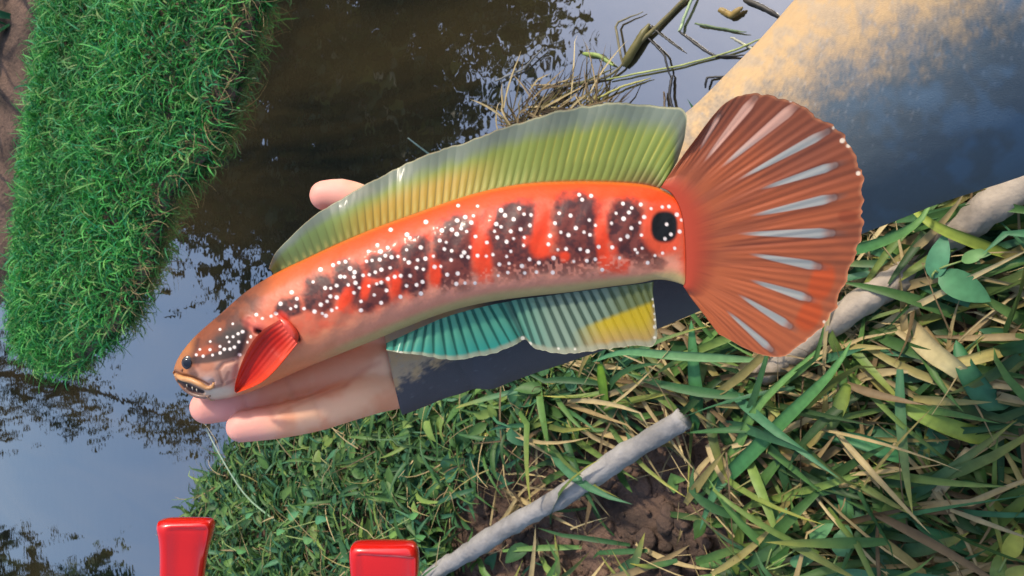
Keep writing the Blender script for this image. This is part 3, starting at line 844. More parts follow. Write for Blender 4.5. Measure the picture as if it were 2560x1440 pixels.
# pectoral fin: rooted behind the gill cover, folded forwards over it
PB = [(694, 797), (712, 806), (728, 820), (740, 838), (744, 856)]
def pect():
    # closed outline fan from the root (right) to the free tip (lower left)
    up = spline([(700, 800), (655, 828), (625, 866), (603, 912), (590, 955), (587, 978)], 60)
    lo = spline([(744, 858), (716, 893), (686, 928), (655, 955), (620, 972), (592, 982)], 60)
    nv = 40; v = np.linspace(0, 1, nv)
    q = up[:, None] * (1 - v)[None, :, None] + lo[:, None] * v[None, :, None]
    a = np.linspace(0, 1, 60)[:, None] + 0 * v[None]; vv = 0 * a + v[None]
    bulge = np.sin(math.pi * vv) 
    z0 = np.array([front_z(*x)[2] for x in [(700, 800), (660, 850), (640, 890), (625, 930), (600, 965)]])
    zc = np.interp(a, [0, .3, .55, .8, 1], z0) 
    z = zc + .0022 + .0030 * np.sin(math.pi * a * .8) - .0034 * bulge * sstep(0, .3, a) + .00012 * np.sin(vv * 44)
    P3 = P(q[..., 0], q[..., 1], -z)
    top = P3.copy(); top[..., 2] += .0005; bot = P3.copy(); bot[..., 2] -= .0005
    n = top.shape[0] * top.shape[1]
    V = np.concatenate([top.reshape(-1, 3), bot.reshape(-1, 3)]) - FO
    F1 = grid_faces(60, nv); idx = np.arange(n).reshape(60, nv)
    ring = np.concatenate([idx[:, 0], idx[-1, 1:], idx[::-1, -1][1:], idx[0, ::-1][1:-1]]); r2 = np.roll(ring, -1)
    F = np.concatenate([F1, F1[:, ::-1] + n, np.stack([ring, ring + n, r2 + n, r2], -1)])
    c = mix(np.broadcast_to(lin((196, 34, 12)), a.shape + (3,)), lin((226, 74, 30)), sstep(.55, 1, vv) * .6 + .5 * sstep(.75, 1, a))
    c = mix(c, lin((222, 78, 48)), 1 - sstep(.03, .14, vv))
    c = mix(c, lin((222, 76, 58)), (1 - sstep(.02, .16, a)) * .9)
    c = mix(c, lin((150, 26, 14)), .45 * sstep(.1, .3, a) * (1 - sstep(.3, .6, a)) * bulge)
    return mesh_obj('pectoral_fin', V, F, M_redfin, fish, np.concatenate([c.reshape(n, 3)] * 2))
pect()
# muscular root of the fin
rt = np.array([front_z(*q) for q in [(700, 797), (716, 812), (731, 832), (740, 856)]]) + np.array([0, 0, .0008])
v, f = tube(spline(rt, 14), np.interp(np.linspace(0, 1, 14), [0, .3, .8, 1], [.0009, .0022, .0024, .001]), 12)
root_m = mesh_obj('fin_root', v - FO, f, solid_mat('fin_root_red', (206, 66, 46), .4, coat=.2, vary=.15, vary_scale=300), fish)

# lips, eye, teeth, barbel
def tube_on(name, pts, rad, mat, lift, parent=fish, n=24, seg=12):
    q = spline(np.array([front_z(*p) for p in pts]) + np.array([0, 0, lift]), n)
    r = np.interp(np.linspace(0, 1, n), np.linspace(0, 1, len(rad)), rad)
    v, f = tube(q, r, seg)
    return mesh_obj(name, v - FO, f, mat, parent)
m_lip = solid_mat('lip', (190, 138, 88), .5, coat=.05, vary=.2, vary_scale=200)
tube_on('upper_lip', [(438, 937), (455, 946), (478, 951), (500, 960), (518, 970), (530, 968), (535, 956)], [.0007, .0012, .0013, .0013, .0012, .0010, .0006], m_lip, .0001)
tube_on('lower_lip', [(462, 970), (474, 982), (492, 989), (510, 991), (526, 989)], [.0005, .0009, .0011, .0009, .0004], solid_mat('jaw', (120, 92, 78), .45, coat=.2, vary=.2, vary_scale=200), .0002)
m_tooth = solid_mat('tooth', (196, 184, 166), .35)
for k, (tx, ty) in enumerate([(466, 963), (479, 970), (491, 974)]):
    q = front_z(tx, ty)
    v, f = tube(np.array([q + (0, .0004, .0008), q + (.0001, -.0003, .0011), q + (.0002, -.0010, .0009)]), [.00035 + .0001 * (k % 2), .00025, .0001], 6)
    mesh_obj('tooth', v - FO, f, m_tooth, fish)
tube_on('barbel', [(520, 990), (528, 1000), (536, 1008), (540, 1014)], [.0004, .0003, .0002], solid_mat('barbel', (200, 160, 120), .5), .0008, n=10, seg=6)

def dome(name, px, py, r, hgt, mat, parent, lift, sx=1.0):
    c = front_z(px, py) + np.array([0, 0, lift]) - FO
    nr, na = 10, 28
    V = [c + np.array([0, 0, hgt])]; F = []
    for i in range(1, nr + 1):
        ph = i / nr * math.pi * .62
        for j in range(na):
            a = 2 * math.pi * j / na
            V.append(c + np.array([r * sx * math.sin(ph) * math.cos(a), r * math.sin(ph) * math.sin(a), hgt * math.cos(ph)]))
    for j in range(na): F.append((0, 1 + j, 1 + (j + 1) % na))
    for i in range(nr - 1):
        for j in range(na):
            a = 1 + i * na + j; b_ = 1 + i * na + (j + 1) % na
            F.append((a, a + na, b_ + na, b_))
    return mesh_obj(name, V, F, mat, parent)
eye = dome('eye', 470, 907, .0032, .0010, solid_mat('eye_iris', (56, 50, 50), .2, coat=.3, vary=.3, vary_scale=400), fish, .0000)
dome('pupil', 470, 907, .0019, .0004, solid_mat('eye_pupil', (14, 13, 16), .06, coat=1.0), eye, .0016)
dome('nostril', 455, 925, .0007, .0005, solid_mat('nostril', (120, 74, 48), .5), fish, .0002)

# ------------------------------------------------------------------ the angler's right hand and arm
person = empty('person', to_world(P(1340, 703, .39)), CAM_ROT)
tag(person, "bare right hand and blue grey and beige sleeved arm holding the fish out over the bank", 'person')
PO = P(1340, 703, .39)
def chain(bm_, pts, n=10, seg=18):
    """tapered capsule through (px, py, depth, radius) rows"""
    a = spline(np.c_[P(*np.array(pts, float)[:, :3].T), np.array(pts, float)[:, 3]], n, 3)
    ctr, rad = a[:, :3], a[:, 3]
    tg = np.gradient(ctr, axis=0); tg /= np.linalg.norm(tg, axis=1)[:, None]
    # rounded ends
    C = []; Rr = []
    for ph in np.linspace(-80, -10, 6): C.append(ctr[0] + tg[0] * rad[0] * math.sin(R(ph))); Rr.append(rad[0] * math.cos(R(ph)))
    C += list(ctr); Rr += list(rad)
    for ph in np.linspace(10, 82, 6): C.append(ctr[-1] + tg[-1] * rad[-1] * math.sin(R(ph))); Rr.append(rad[-1] * math.cos(R(ph)))
    v, f = tube(np.array(C), np.array(Rr), seg)
    o = len(bm_['v']); bm_['v'] += [tuple(x) for x in v]; bm_['f'] += [tuple(i + o for i in q) for q in f]
HB = {'v': [], 'f': []}
FING = dict(
    little=[(606, 1066, .3530, .0076), (690, 1054, .3545, .0083), (790, 1032, .3580, .0090), (880, 1000, .3640, .0100), (960, 970, .3735, .0115)],
    ring=[(520, 1017, .3630, .0085), (620, 997, .3660, .0091), (735, 962, .3700, .0098), (850, 925, .3730, .0108), (960, 900, .3760, .0125)],
    middle=[(520, 955, .3850, .0086), (620, 940, .3920, .0095), (735, 905, .3960, .0102), (850, 868, .3900, .0110), (960, 835, .3785, .0125)],
    index=[(640, 860, .3700, .0085), (730, 842, .3715, .0094), (830, 812, .3735, .0100), (960, 765, .3780, .0125)],
    thumb=[(812, 489, .3545, .0073), (850, 490, .3555, .0084), (900, 510, .3580, .0096), (980, 560, .3640, .0112), (1070, 650, .3720, .0135), (1180, 730, .3760, .0150)])
for k, q in FING.items(): chain(HB, q, 26)
for q in [[(930, 985, .3720, .0100), (1040, 955, .3790, .0110), (1180, 880, .3840, .0150)],
          [(940, 900, .3770, .0120), (1060, 870, .3820, .0115), (1200, 810, .3850, .0170)],
          [(940, 835, .3790, .0120), (1060, 800, .3820, .0115), (1200, 750, .3860, .0170)],
          [(940, 765, .3785, .0120), (1060, 730, .3820, .0115), (1200, 700, .3860, .0170)],
          [(1180, 800, .3850, .0190), (1340, 715, .3880, .0260), (1580, 612, .3960, .0330), (1830, 482, .4060, .0360), (2000, 370, .3980, .0400), (2160, 262, .3870, .0430), (2320, 140, .3750, .0440)],
          [(1180, 780, .3850, .0190), (1340, 690, .3880, .0280), (1580, 600, .3960, .0330)]]:
    chain(HB, q, 22, 24)
hm = bpy.data.meshes.new('hand_raw'); hm.from_pydata(HB['v'], [], HB['f'])
bm = bmesh.new(); bm.from_mesh(hm); bmesh.ops.recalc_face_normals(bm, faces=bm.faces); bm.to_mesh(hm); bm.free()
ho = bpy.data.objects.new('hand_raw', hm); col.objects.link(ho)
md = ho.modifiers.new('r', 'REMESH'); md.mode = 'VOXEL'; md.voxel_size = .0013
md = ho.modifiers.new('s', 'SMOOTH'); md.factor = .5; md.iterations = 5
dg = bpy.context.evaluated_depsgraph_get()
em = bpy.data.meshes.new_from_object(ho.evaluated_get(dg))
bpy.data.objects.remove(ho); bpy.data.meshes.remove(hm)
hv = np.zeros(len(em.vertices) * 3, np.float32); em.vertices.foreach_get('co', hv); hv = hv.reshape(-1, 3).astype(float)
hx, hy = proj(hv)
hc = mix(np.broadcast_to(lin((240, 184, 146)), hx.shape + (3,)), lin((232, 162, 124)), sstep(.35, .65, fbm(hx / 60, hy / 60, 21)))
for q in [FING['little'], FING['ring'], FING['middle'], FING['index'], FING['thumb']]:
    d = np.hypot(hx - q[0][0], hy - q[0][1]); hc = mix(hc, lin((230, 158, 146)), .75 * (1 - sstep(30, 130, d)))
def crease(pts, w, dp, cm=.35):
    global hc
    d, _ = seg_dist(hx, hy, pts); k = np.exp(-(d / w) ** 2)
    hv[:, 2] -= dp * k; hc = mix(hc, lin((186, 104, 84)), cm * k)
crease([(668, 1012), (700, 1070)], 5, .0004, .14); crease([(775, 985), (802, 1042)], 6, .0005, .14)
crease([(598, 970), (622, 1035)], 5, .0004, .14); crease([(712, 942), (742, 1000)], 6, .0005, .14)
crease([(700, 1030), (765, 1002), (868, 962)], 4, .0004, .25)
crease([(860, 968), (905, 925), (950, 905)], 6, .0005, .22)
em.vertices.foreach_set('co', (hv - PO).astype(np.float32).ravel())
at = em.color_attributes.new('Col', 'FLOAT_COLOR', 'POINT'); at.data.foreach_set('color', np.c_[hc, np.ones(len(hc))].astype(np.float32).ravel())
em.polygons.foreach_set('use_smooth', np.ones(len(em.polygons), bool))
em.materials.clear(); em.materials.append(M_skin); em.name = 'arm'
arm = bpy.data.objects.new('hand_and_arm', em); col.objects.link(arm); arm.parent = person

# sleeve: pulled forward over the heel of the hand
SL = np.array([(962, 818, .3800, .0440, .0200), (1010, 803, .3810, .0440, .0225), (1130, 772, .3845, .0445, .0275), (1340, 703, .3890, .0455, .0370), (1580, 612, .3970, .0470, .0440), (1830, 481, .4070, .0490, .0490), (2000, 368, .3980, .0560, .0540), (2167, 254, .3870, .0640, .0600), (2400, 90, .3670, .0780, .0680), (2600, -60, .3450, .0850, .0740), (2850, -280, .2200, .0700, .0680)])
SLm = np.c_[P(SL[:-1, 0], SL[:-1, 1], SL[:-1, 2]), SL[:-1, 3:]]
SLm = np.vstack([SLm, [(.31, .19, -.305, .088, .080), (.40, .25, -.23, .088, .084), (.50, .32, -.13, .086, .084)]])
Ls = np.concatenate([[0], np.cumsum(np.linalg.norm(np.diff(SLm[:, :3], axis=0), axis=1))])
NSL = 560
sp = np.stack([np.interp(np.linspace(0, Ls[-1], NSL), Ls, SLm[:, k]) for k in range(5)], -1)
ker = np.hanning(61); ker /= ker.sum()
sp = np.stack([np.convolve(np.pad(sp[:, k], 30, mode='reflect', reflect_type='odd'), ker, 'valid') for k in range(5)], -1)
ctr, rx, rz = sp[:, :3], sp[:, 3], sp[:, 4]
tg = np.gradient(ctr, axis=0); tg /= np.linalg.norm(tg, axis=1)[:, None]
wdir = np.cross(tg, np.array([0, 0, 1.0])); wdir /= np.linalg.norm(wdir, axis=1)[:, None]   # across, in the picture plane
ndir = np.cross(wdir, tg)
na = 360
aa = np.linspace(0, 2 * math.pi, na, endpoint=False)
ca, sa = np.cos(aa), np.sin(aa)
U_, A_ = np.meshgrid(np.linspace(0, 1, NSL), aa, indexing='ij')
wr = .0011 * np.sin(U_ * 90 + 2.2 * np.sin(A_ * 2 + 1)) * np.exp(-((U_ - .03) / .05) ** 2) + .0022 * (fbm(U_ * 9, np.cos(A_) * 2 + np.sin(A_) * 1.3 + 5, 71) - .5) + .0010 * (fbm(U_ * 34 + A_ * 1.5, np.cos(A_) * 3 + 9, 72) - .5)
wr += -.0014 * np.exp(-((U_ - .047) / .006) ** 2) + .0008 * np.exp(-((U_ - .058) / .008) ** 2)      # hem seam
sv = ctr[:, None] + wdir[:, None] * ((rx[:, None] + wr) * ca[None])[..., None] + ndir[:, None] * ((rz[:, None] + wr) * sa[None])[..., None]
# the cuff is cut slightly aslant
sv[:30] += (tg[:30, None] * (-ca[None, :, None]) * .0035) * np.linspace(1, 0, 30)[:, None, None]
inner = ctr[:30, None] + wdir[:30, None] * ((rx[:30, None] - .0016) * ca[None])[..., None] + ndir[:30, None] * ((rz[:30, None] - .0016) * sa[None])[..., None]
inner += (tg[:30, None] * (-ca[None, :, None]) * .0035) * np.linspace(1, 0, 30)[:, None, None]
full = np.concatenate([inner[::-1], sv])
sX, sY = proj(full)
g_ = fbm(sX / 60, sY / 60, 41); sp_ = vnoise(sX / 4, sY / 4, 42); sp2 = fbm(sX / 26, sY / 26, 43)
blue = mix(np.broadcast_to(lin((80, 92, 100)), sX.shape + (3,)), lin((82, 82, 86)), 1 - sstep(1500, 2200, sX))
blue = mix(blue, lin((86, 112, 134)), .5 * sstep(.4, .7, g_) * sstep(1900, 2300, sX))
# beige blended over the outer side and the cuff, breaking up into specks
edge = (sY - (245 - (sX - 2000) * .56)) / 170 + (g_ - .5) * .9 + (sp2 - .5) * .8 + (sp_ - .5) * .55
beige_mask = (1 - sstep(-1.1, .9, edge)) * sstep(1500, 1700, sX)
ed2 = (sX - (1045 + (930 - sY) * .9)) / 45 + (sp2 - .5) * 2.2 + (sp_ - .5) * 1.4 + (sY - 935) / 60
beige_mask = np.maximum(beige_mask, (1 - sstep(-.6, .9, ed2)) * (1 - sstep(1150, 1250, sX)))
c = mix(blue, mix(np.broadcast_to(lin((190, 160, 118)), sX.shape + (3,)), lin((180, 158, 128)), sstep(.4, .65, sp2)), beige_mask * .95)
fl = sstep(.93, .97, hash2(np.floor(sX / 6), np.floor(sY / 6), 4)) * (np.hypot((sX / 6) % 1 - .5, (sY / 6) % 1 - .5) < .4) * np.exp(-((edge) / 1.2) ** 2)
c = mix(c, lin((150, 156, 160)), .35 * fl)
nn = full.shape[0]
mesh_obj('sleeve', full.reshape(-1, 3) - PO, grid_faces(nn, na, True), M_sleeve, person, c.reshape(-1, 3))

# ------------------------------------------------------------------ fishing reel handle with two red knobs
m_red, nt, b = new_mat('red_anodised')
b.inputs['Base Color'].default_value = (*lin((222, 24, 12)), 1); b.inputs['Metallic'].default_value = .25
b.inputs['Roughness'].default_value = .24; b.inputs['Coat Weight'].default_value = .8; b.inputs['Coat Roughness'].default_value = .05
bump_noise(nt, b, 160, .12, .0006)
m_dark = solid_mat('dark_metal', (42, 44, 48), .35, metal=.8)
reel_o = P(720, 1560, .36)
reel = empty('fishing_reel', to_world(reel_o), CAM_ROT)
tag(reel, 'fishing reel with two glossy red handle knobs reaching over the water edge', 'reel')
def knob(stations, depth, panel):
    """stations: (y px, x left, x right, half thickness m) from the free end downwards"""
    s = spline(np.array([(0, y, xl, xr, tk) for y, xl, xr, tk in stations]), 60)
    k = 40; a = np.linspace(0, 2 * math.pi, k, endpoint=False)
    e = .58
    cx = np.sign(np.cos(a)) * np.abs(np.cos(a)) ** e; cz = np.sign(np.sin(a)) * np.abs(np.sin(a)) ** e
    x = (s[:, 2] + s[:, 3])[:, None] / 2 + (s[:, 3] - s[:, 2])[:, None] / 2 * cx[None]
    p = P(x, s[:, 1][:, None] + 0 * x, depth)
    p[..., 2] += s[:, 4][:, None] * cz[None]
    X, Y = proj(p)
    p[..., 2] -= np.where(np.sin(a)[None] > 0, panel(X, Y), 0)
    v = p.reshape(-1, 3) - reel_o
    f = [tuple(q) for q in grid_faces(60, k, True)] + [tuple(range(k)), tuple(range(59 * k, 60 * k))[::-1]]
    o = mesh_obj('knob', v, f, m_red, reel)
    bm = bmesh.new(); bm.from_mesh(o.data); bmesh.ops.recalc_face_normals(bm, faces=bm.faces); bm.to_mesh(o.data); bm.free()
    return o
knob([(1296, 420, 512, .0015), (1298, 404, 524, .0042), (1304, 399, 531, .0060), (1318, 398, 533, .0070), (1345, 403, 527, .0068), (1385, 405, 516, .0062), (1440, 405, 508, .0058), (1520, 410, 500, .0055), (1600, 425, 490, .0050)], .36,
     lambda X, Y: .0020 * sstep(1316, 1328, Y) * sstep(412, 432, X) * (1 - sstep(495, 515, X - (1440 - Y) * .08)))
knob([(1354, 905, 1010, .0020), (1356, 888, 1030, .0050), (1362, 880, 1040, .0066), (1375, 876, 1045, .0078), (1400, 876, 1047, .0080), (1440, 880, 1044, .0076), (1500, 895, 1025, .0066), (1580, 910, 1000, .0055)], .355,
     lambda X, Y: .0016 * sstep(1386, 1394, Y - .06 * (X - 960)) * sstep(888, 900, X) * (1 - sstep(1028, 1040, X)))
# crank arm, hub, body and rod below the frame
v, f = tube(P(np.linspace(455, 960, 12), np.linspace(1600, 1580, 12), np.linspace(.364, .359, 12)), .0055, 12)
mesh_obj('crank_arm', v - reel_o, f, m_dark, reel)
v, f = tube(P([710, 712, 715], [1585, 1700, 1840], [.362, .363, .365]), [.008, .012, .010], 16)
mesh_obj('hub', v - reel_o, f, m_dark, reel)
q = P([640, 660, 720, 780, 800], [1900, 1900, 1900, 1900, 1900], [.37, .37, .37, .37, .37])
v, f = tube(q, [.012, .024, .027, .024, .012], 24)
mesh_obj('reel_body', v - reel_o, f, m_dark, reel)
ra = to_world(P(720, 2030, .38))
rb = np.array([ra[0] - .10, ra[1] - .10, float(ground_z(np.array([ra[0] - .10]), np.array([ra[1] - .10]))[0]) - .01])
rod = mesh_obj('fishing_rod', *tube(np.linspace(ra + (ra - rb) * .9, rb, 20), np.linspace(.0035, .010, 20), 12), m_dark)
tag(rod, 'dark slender fishing rod standing on its butt below the reel', 'rod')
v, f = tube(np.array([to_world(P(720, 1890, .37)), to_world(P(720, 2030, .38))]), [.012, .008], 12)
mesh_obj('reel_foot', v, f, m_dark, reel, mw=Matrix.Identity(4))

# ------------------------------------------------------------------ fallen sticks
def gz1(x, y): return float(ground_z(np.array([x]), np.array([y]))[0])
m_stick = solid_mat('weathered_stick', (142, 139, 135), .75, vary=.28, vary_scale=35, bump=(160, .7, .002))
m_stick2 = solid_mat('pale_stick', (152, 140, 124), .75, vary=.35, vary_scale=30, bump=(140, .7, .002))
def stick(name, pxs, rad, mat, label, lift, rough=.12):
    q = np.array([G(a, b, z) for a, b, z in pxs]); o0 = q[0].copy()
    n = 46
    c = spline(q, n); r = np.interp(np.linspace(0, 1, n), np.linspace(0, 1, len(rad)), rad)
    r = r * (1 + rough * (fbm(np.linspace(0, 9, n), np.zeros(n), 61) - .5) * 2) 
    v, f = tube(c, r, 16)
    v = v + RNG.normal(0, .0009, v.shape)
    t = mesh_obj(name, v - o0, f, mat); t.location = o0
    tag(t, label, 'stick'); return t
stick('fallen_stick', [(1020, 1475, .122), (1200, 1362, .124), (1294, 1303, .126), (1387, 1252, .128), (1500, 1180, .130), (1580, 1125, .130), (1710, 1046, .130)], [.0100, .0112, .0122, .0112, .0128, .0118, .0110], m_stick, 'long straight grey weathered stick lying beside the bare soil patch', 0)
stick('fallen_branch', [(1900, 940, .110), (2120, 780, .122), (2240, 700, .112), (2330, 630, .098), (2450, 540, .122), (2640, 400, .122)], [.0115, .0130, .0120, .0125, .0135, .0135], m_stick2, 'pale thicker branch half buried in grass beneath the arm', 0)

# ------------------------------------------------------------------ broad single blades that stand out of the grass
def strip_obj(name, px, z, w, c0, c1, label, cat, group=None, fold=.18, mat=M_leaf, n=14, prof='blade'):
    q = np.array([G(a, b, zz) for (a, b), zz in zip(px, z)]); o0 = q[0].copy()
    c = spline(np.c_[q], n)
    tg = np.gradient(c, axis=0); tg /= np.linalg.norm(tg, axis=1)[:, None]
    view = np.array(CAM_LOC) - c; view /= np.linalg.norm(view, axis=1)[:, None]
    up = view * .35 + np.array([0, 0, .8]); s = np.cross(tg, up); s /= np.linalg.norm(s, axis=1)[:, None]; u = np.cross(s, tg)
    t = np.linspace(0, 1, n)
    if prof == 'blade': ww = np.minimum(1, .45 + 2 * t) * (1 - t ** 3) ** .8
    elif prof == 'ovate': ww = np.sin(math.pi * np.clip(t, .01, .99) ** .8) ** .8
    else: ww = 1 - .5 * t
    hw = (w * .5 * ww)[:, None]
    th_ = .0003
    rows = [c - s * hw + u * hw * fold, c - s * hw * .5 + u * hw * fold * .3, c + 0 * u, c + s * hw * .5 + u * hw * fold * .3, c + s * hw + u * hw * fold]
    top = np.stack(rows, 1); bot = top - u[:, None] * th_
    cc = np.asarray(lin(c0))[None] * (1 - t[:, None] ** 1.5) + np.asarray(lin(c1))[None] * t[:, None] ** 1.5
    C = np.repeat(cc[:, None], 5, 1) * np.array([.95, 1, 1.12, 1, .95])[None, :, None]
    F1 = grid_faces(n, 5); m = n * 5
    idx = np.arange(m).reshape(n, 5)
    ring = np.concatenate([idx[:, 0], idx[-1, 1:], idx[::-1, -1][1:], idx[0, ::-1][1:-1]]); r2 = np.roll(ring, -1)
    F = np.concatenate([F1, F1[:, ::-1] + m, np.stack([ring, ring + m, r2 + m, r2], -1)])
    V = np.concatenate([top.reshape(-1, 3), bot.reshape(-1, 3)]) - o0
    o = mesh_obj(name, V, F, mat, None, np.concatenate([C.reshape(-1, 3)] * 2)); o.location = o0
    return tag(o, label, cat, group)
gG, gY, gB, gS, gL = (86, 146, 100), (150, 164, 64), (64, 122, 74), (190, 172, 128), (112, 150, 78)
BL = [([(2360,1150),(2230,1130),(2140,1100),(2035,1085)], [.09,.12,.125,.12], .017, gB, gG, 'blue green broad blade lying flat across the dry straw'),
      ([(2560,1100),(2450,1090),(2330,1050),(2250,1010),(2195,985)], [.09,.12,.13,.13,.12], .016, gY, gL, 'yellow green broad blade with a pale tip on the straw'),
      ([(1760,1240),(1830,1180),(1960,1050),(2080,930),(2130,850)], [.08,.12,.14,.15,.14], .015, gB, (96,146,80), 'long green blade slanting up towards the tail fin'),
      ([(1725,1270),(1840,1120),(1900,1010),(2060,860)], [.08,.12,.14,.14], .010, gL, (104,150,84), 'narrow green blade beside the long slanting one'),
      ([(1735,1080),(1742,1000),(1735,920),(1728,800)], [.09,.12,.13,.14], .016, gB, (92,148,90), 'upright green blade standing under the lower tail edge'),
      ([(2230,770),(2320,870),(2400,930),(2480,1010)], [.10,.13,.14,.11], .019, gS, (160,160,112), 'wide beige dead blade lying across green grass'),
      ([(2420,1120),(2370,1200),(2300,1290)], [.12,.13,.10], .009, gS, (206,186,140), 'short straw blade crossing over the green patch'),
      ([(2560,960),(2480,1000),(2420,930),(2390,850)], [.10,.13,.14,.13], .020, (64,112,84), gB, 'dark blue green blade bending at the right side of the bank'),
      ([(2090,1190),(2120,1280),(2125,1340)], [.12,.12,.09], .012, gG, gL, 'small forked green blade hanging over a dark hollow'),
      ([(2560,650),(2420,600),(2330,560),(2260,505)], [.10,.13,.14,.13], .010, (132,150,64), gY, 'thin yellow green blade crossing the pale branch'),
      ([(2060,640),(2190,610),(2290,560),(2330,500)], [.12,.15,.16,.15], .010, gB, gL, 'green blade pointing up under the dark sleeve edge'),
      ([(1770,1110),(1810,1180),(1850,1270)], [.11,.12,.09], .016, gS, (150,128,84), 'curled beige dead leaf blade beside the stick end'),
      ([(2120,960),(2090,1040),(2062,1095)], [.15,.13,.11], .013, gY, (160,190,130), 'yellow mottled short blade above dark soil'),
      ([(1500,910),(1508,970),(1520,1060)], [.14,.13,.10], .012, (112,150,40), gL, 'bright lime blade hanging below the fish'),
      ([(2560,1330),(2450,1370),(2350,1340),(2285,1310)], [.08,.11,.12,.12], .016, (70,118,72), gB, 'green blade lying low over the dark hollow'),
      ([(1740,1400),(1810,1410),(1850,1390)], [.09,.1,.09], .015, (92,132,78), gL, 'green leaf blade lying at the edge of the bare soil'),
      ([(1460,1240),(1400,1150),(1340,1100)], [.10,.12,.12], .010, gG, gB, 'green blade leaning across the grey stick'),
      ([(1900,900),(1700,890),(1560,880),(1480,905)], [.12,.15,.15,.14], .010, (104,142,92), gG, 'long green blade lying level below the anal fin'),
      ([(2560,860),(2400,905),(2280,900)], [.12,.14,.12], .010, (196,180,96), gS, 'yellowing straw blade beside the branch')]
for i, (px, z, w, c0, c1, lb) in enumerate(BL):
    strip_obj('grass_blade', px, z, w, c0, c1, lb, 'grass blade', 'single blades on the near bank')
strip_obj('culm', [(770, 1370), (700, 1310), (620, 1245), (565, 1165), (515, 1072)], [.07, .09, .11, .13, .15], .0042, (120, 160, 110), (196, 206, 190), 'long pale thin stem leaning out over the water below the fingers', 'stem', prof='stem')  # single loose grass stems, one strip each
strip_obj('culm', [(1120, 420), (1070, 383), (1020, 345)], [.0, .05, .10], .005, (150, 176, 150), (190, 206, 196), 'pale pointed stem poking up behind the dorsal fin', 'stem', prof='stem')

# leafy weeds in the lower right: stem and ovate leaves
def leaf_mesh(L, W, c0):
    v, f, c = blades(np.zeros((1, 3)), np.zeros(1), np.array([L]), np.array([W]), np.array([.15]), np.array([-.5]), np.array([0.1]), lin(c0)[None], shape='ovate', seg=9, fold=.12)
    return v, f, c
WEEDS = [(1985, 1370, [(1960,1300,.030,(98,150,104)),(1950,1390,.028,(128,180,88)),(2010,1400,.030,(84,134,92)),(2055,1330,.026,(90,140,92))], 'low weed with pale lime and green oval leaves beside the dead blades'),
         (2130, 1390, [(2110,1350,.030,(88,134,92)),(2140,1440,.034,(78,126,90)),(2090,1430,.028,(98,144,98))], 'low weed with dark dull oval leaves over the hollow'),
         (2380, 680, [(2350,640,.040,(84,140,104)),(2440,640,.026,(104,146,88)),(2410,720,.046,(80,134,92))], 'blue green pointed leaf cluster near the pale branch'),
         (2520, 1380, [(2535,1360,.030,(156,160,70)),(2500,1420,.026,(110,136,72)),(2560,1430,.030,(146,150,72))], 'yellowing oval leaf weed in the shaded corner'),
         (1010, 1330, [(985,1335,.022,(110,146,70)),(1035,1290,.020,(96,148,84)),(1050,1345,.02,(88,140,80))], 'small round leaved weed standing behind the right red knob'),
         (760, 1310, [(730,1290,.026,(92,146,98)),(800,1300,.026,(74,130,92)),(770,1350,.024,(104,150,88)),(700,1330,.022,(84,138,84))], 'leafy weed between the two red knobs'),
         (600, 1330, [(570,1320,.022,(92,142,92)),(620,1290,.022,(84,140,92)),(600,1380,.024,(90,142,80))], 'leafy weed hugging the water edge beside the left knob')]
for (px, py, lv, lb) in WEEDS:
    b0 = G(px, py, .06); b0[2] = gz1(b0[0], b0[1]) - .005
    r = empty('weed', b0); tag(r, lb, 'weed', 'leafy weeds on the near bank')
    top = np.array([0, 0, .055]); tops = []
    v, f = tube(np.array([[0, 0, 0], [.002, .002, .025], top]), [.0018, .0015, .0012], 8)
    mesh_obj('stem', v, f, solid_mat('weed_stem', (110, 132, 72), .6), r)
    for (lx, ly, L, c0) in lv:
        wd = random.uniform(.38, .58); L = L * random.uniform(.85, 1.15)
        tip = G(lx, ly, .135) - b0
        az = math.atan2(tip[1], tip[0])
        ctr = tip - np.array([math.cos(az), math.sin(az), 0]) * L * .5
        o = mesh_obj('leaf', *leaf_mesh(L, L * wd, c0)[:2], M_leaf, r, leaf_mesh(L, L * wd, c0)[2])
        o.location = ctr; o.rotation_euler = (random.uniform(-.25, .25), random.uniform(-.2, .2), az)
        v, f = tube(np.array([top, (top + ctr) / 2 + np.array([0, 0, .006]), ctr]), [.0011, .0009, .0008], 6)
        mesh_obj('petiole', v, f, solid_mat('petiole', (122, 142, 80), .6), r)

n = 95
qx = U(1240, 1500, n); qy = 300 - (qx - 1240) * .12 + RNG.normal(0, 22, n)
gg = G(qx, qy, .01)
gs = Strips()
gs.add(blades(gg, RNG.normal(R(-75), 1.1, n), U(.04, .10, n), U(.0015, .004, n), U(-.1, .18, n), U(-.3, .05, n), RNG.normal(0, .4, n), palette(n, STRAW + [(70, 58, 40), (92, 84, 48)], [1, 2, 1, 3, 1, 4, 3]), ground_clear=np.full(n, .005)))
o = gs.build('waterline_straw', M_leaf)
tag(o, 'brown and beige straw matted at the waterline behind the dorsal fin', 'straw', kind='stuff')

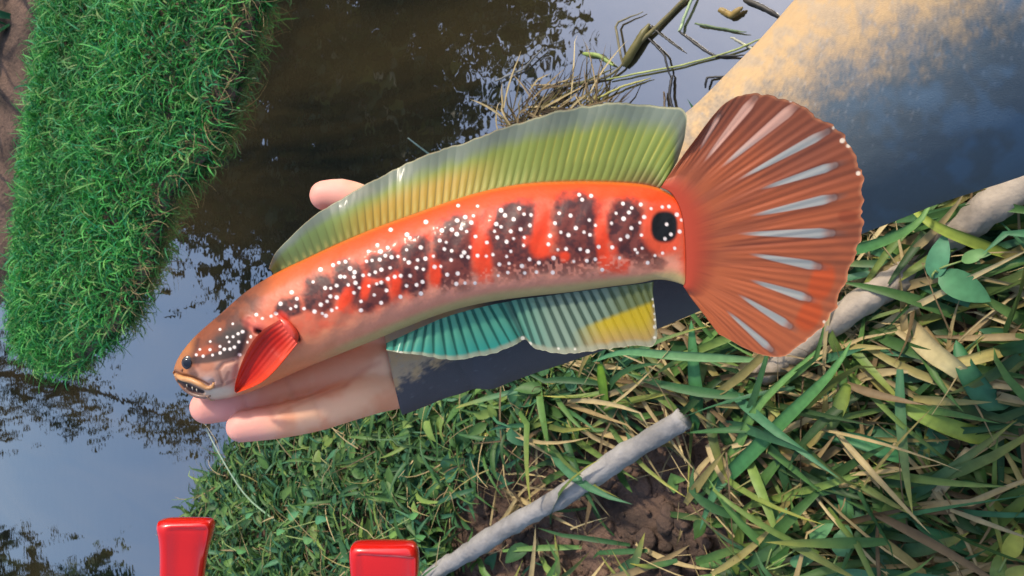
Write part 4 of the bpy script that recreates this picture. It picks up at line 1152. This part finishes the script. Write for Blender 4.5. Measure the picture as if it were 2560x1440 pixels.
# ------------------------------------------------------------------ dead stems floating in the shallows
FL = [([(1560,165),(1600,110),(1700,10),(1760,-40)], .006, (96,88,52), (120,112,70), 'thick brown dead stem floating in the shallows beside the arm'),
      ([(1560,165),(1590,120),(1625,60)], .012, (104,98,50), (90,84,44), 'short olive sheath on the floating dead stem'),
      ([(1300,300),(1400,215),(1520,195),(1560,165),(1540,60),(1610,30)], .0035, (120,112,80), (104,96,64), 'bent pale reed stem leading to the floating sheath'),
      ([(1520,200),(1700,165),(1830,130),(1930,88)], .0028, (140,150,96), (160,166,90), 'long thin yellow green stem floating towards the arm'),
      ([(1700,80),(1760,125),(1790,140),(1880,140)], .0035, (36,36,34), (44,42,38), 'dark wet twig bent in the shallow water'),
      ([(1700,80),(1710,50),(1745,-30)], .004, (150,172,120), (170,184,140), 'pale green blade rising out of the shallows'),
      ([(1680,190),(1676,240),(1690,300)], .004, (30,30,30), (40,38,36), 'short black twig standing in grey shallow water'),
      ([(1765,220),(1770,195),(1820,190)], .003, (34,34,34), (44,42,40), 'hooked black twig beside the sleeve'),
      ([(1460,135),(1500,140),(1535,165)], .006, (120,140,60), (150,170,90), 'small floating yellow green leaf'),
      ([(1860,0),(1900,15),(1955,45)], .006, (50,46,38), (60,54,44), 'dark twig floating at the edge of the sleeve'),
      ([(1800,25),(1830,40),(1860,20)], .008, (130,112,54), (150,120,60), 'curled brown leaf floating on grey water'),
      ([(1620,60),(1670,100),(1710,130)], .0025, (44,44,40), (60,58,50), 'thin dark stalk slanting across the shallows')]
_nm = ['grey', 'olive', 'tan', 'black', 'pale', 'brown', 'yellowish', 'dull green']
_cl = [(110, 110, 104), (96, 96, 56), (150, 132, 92), (34, 34, 34), (168, 166, 140), (92, 74, 50), (160, 156, 84), (92, 112, 72)]
_st = [(1240, 205, 150, -35), (1390, 250, 170, -28), (1330, 215, 120, -12), (1620, 95, 120, 60), (1830, 95, 110, 30), (1660, 230, 90, 75), (1480, 255, 160, -22), (1740, 60, 130, 10)]
for k, (qx, qy, ql, qa) in enumerate(_st):
    a0 = R(qa); ex, ey = qx + ql * math.cos(a0), qy + ql * math.sin(a0)
    FL.append(([(qx, qy), ((qx + ex) / 2 + random.uniform(-14, 14), (qy + ey) / 2 + random.uniform(-14, 14)), (ex, ey)], .003, _cl[k], _cl[k], _nm[k] + ' thin dead stalk lying on the grey shallow water'))
for px, w, c0, c1, lb in FL:
    q = np.array([G(a, b, .004) for a, b in px]); o0 = q[0].copy(); o0[2] = 0
    uq = np.linspace(0, len(q) - 1, 24); c = np.stack([np.interp(uq, np.arange(len(q)), q[:, k]) for k in range(3)], -1); c[:, :2] += RNG.normal(0, .00025, (24, 2)); c[:, 2] += .003 * np.abs(np.sin(np.linspace(0, 3, 24) + len(lb)))
    v, f = tube(c, w * .5 * np.interp(np.linspace(0, 1, 24), [0, .15, .8, 1], [.7, 1, .9, .3]), 8)
    mm = solid_mat('wet_stem', [(a + b) / 2 for a, b in zip(c0, c1)], .5, vary=.3, vary_scale=60)
    o = mesh_obj('floating_stem', v - o0, f, mm); o.location = o0
    tag(o, lb, 'stem', 'dead stems in the shallows')
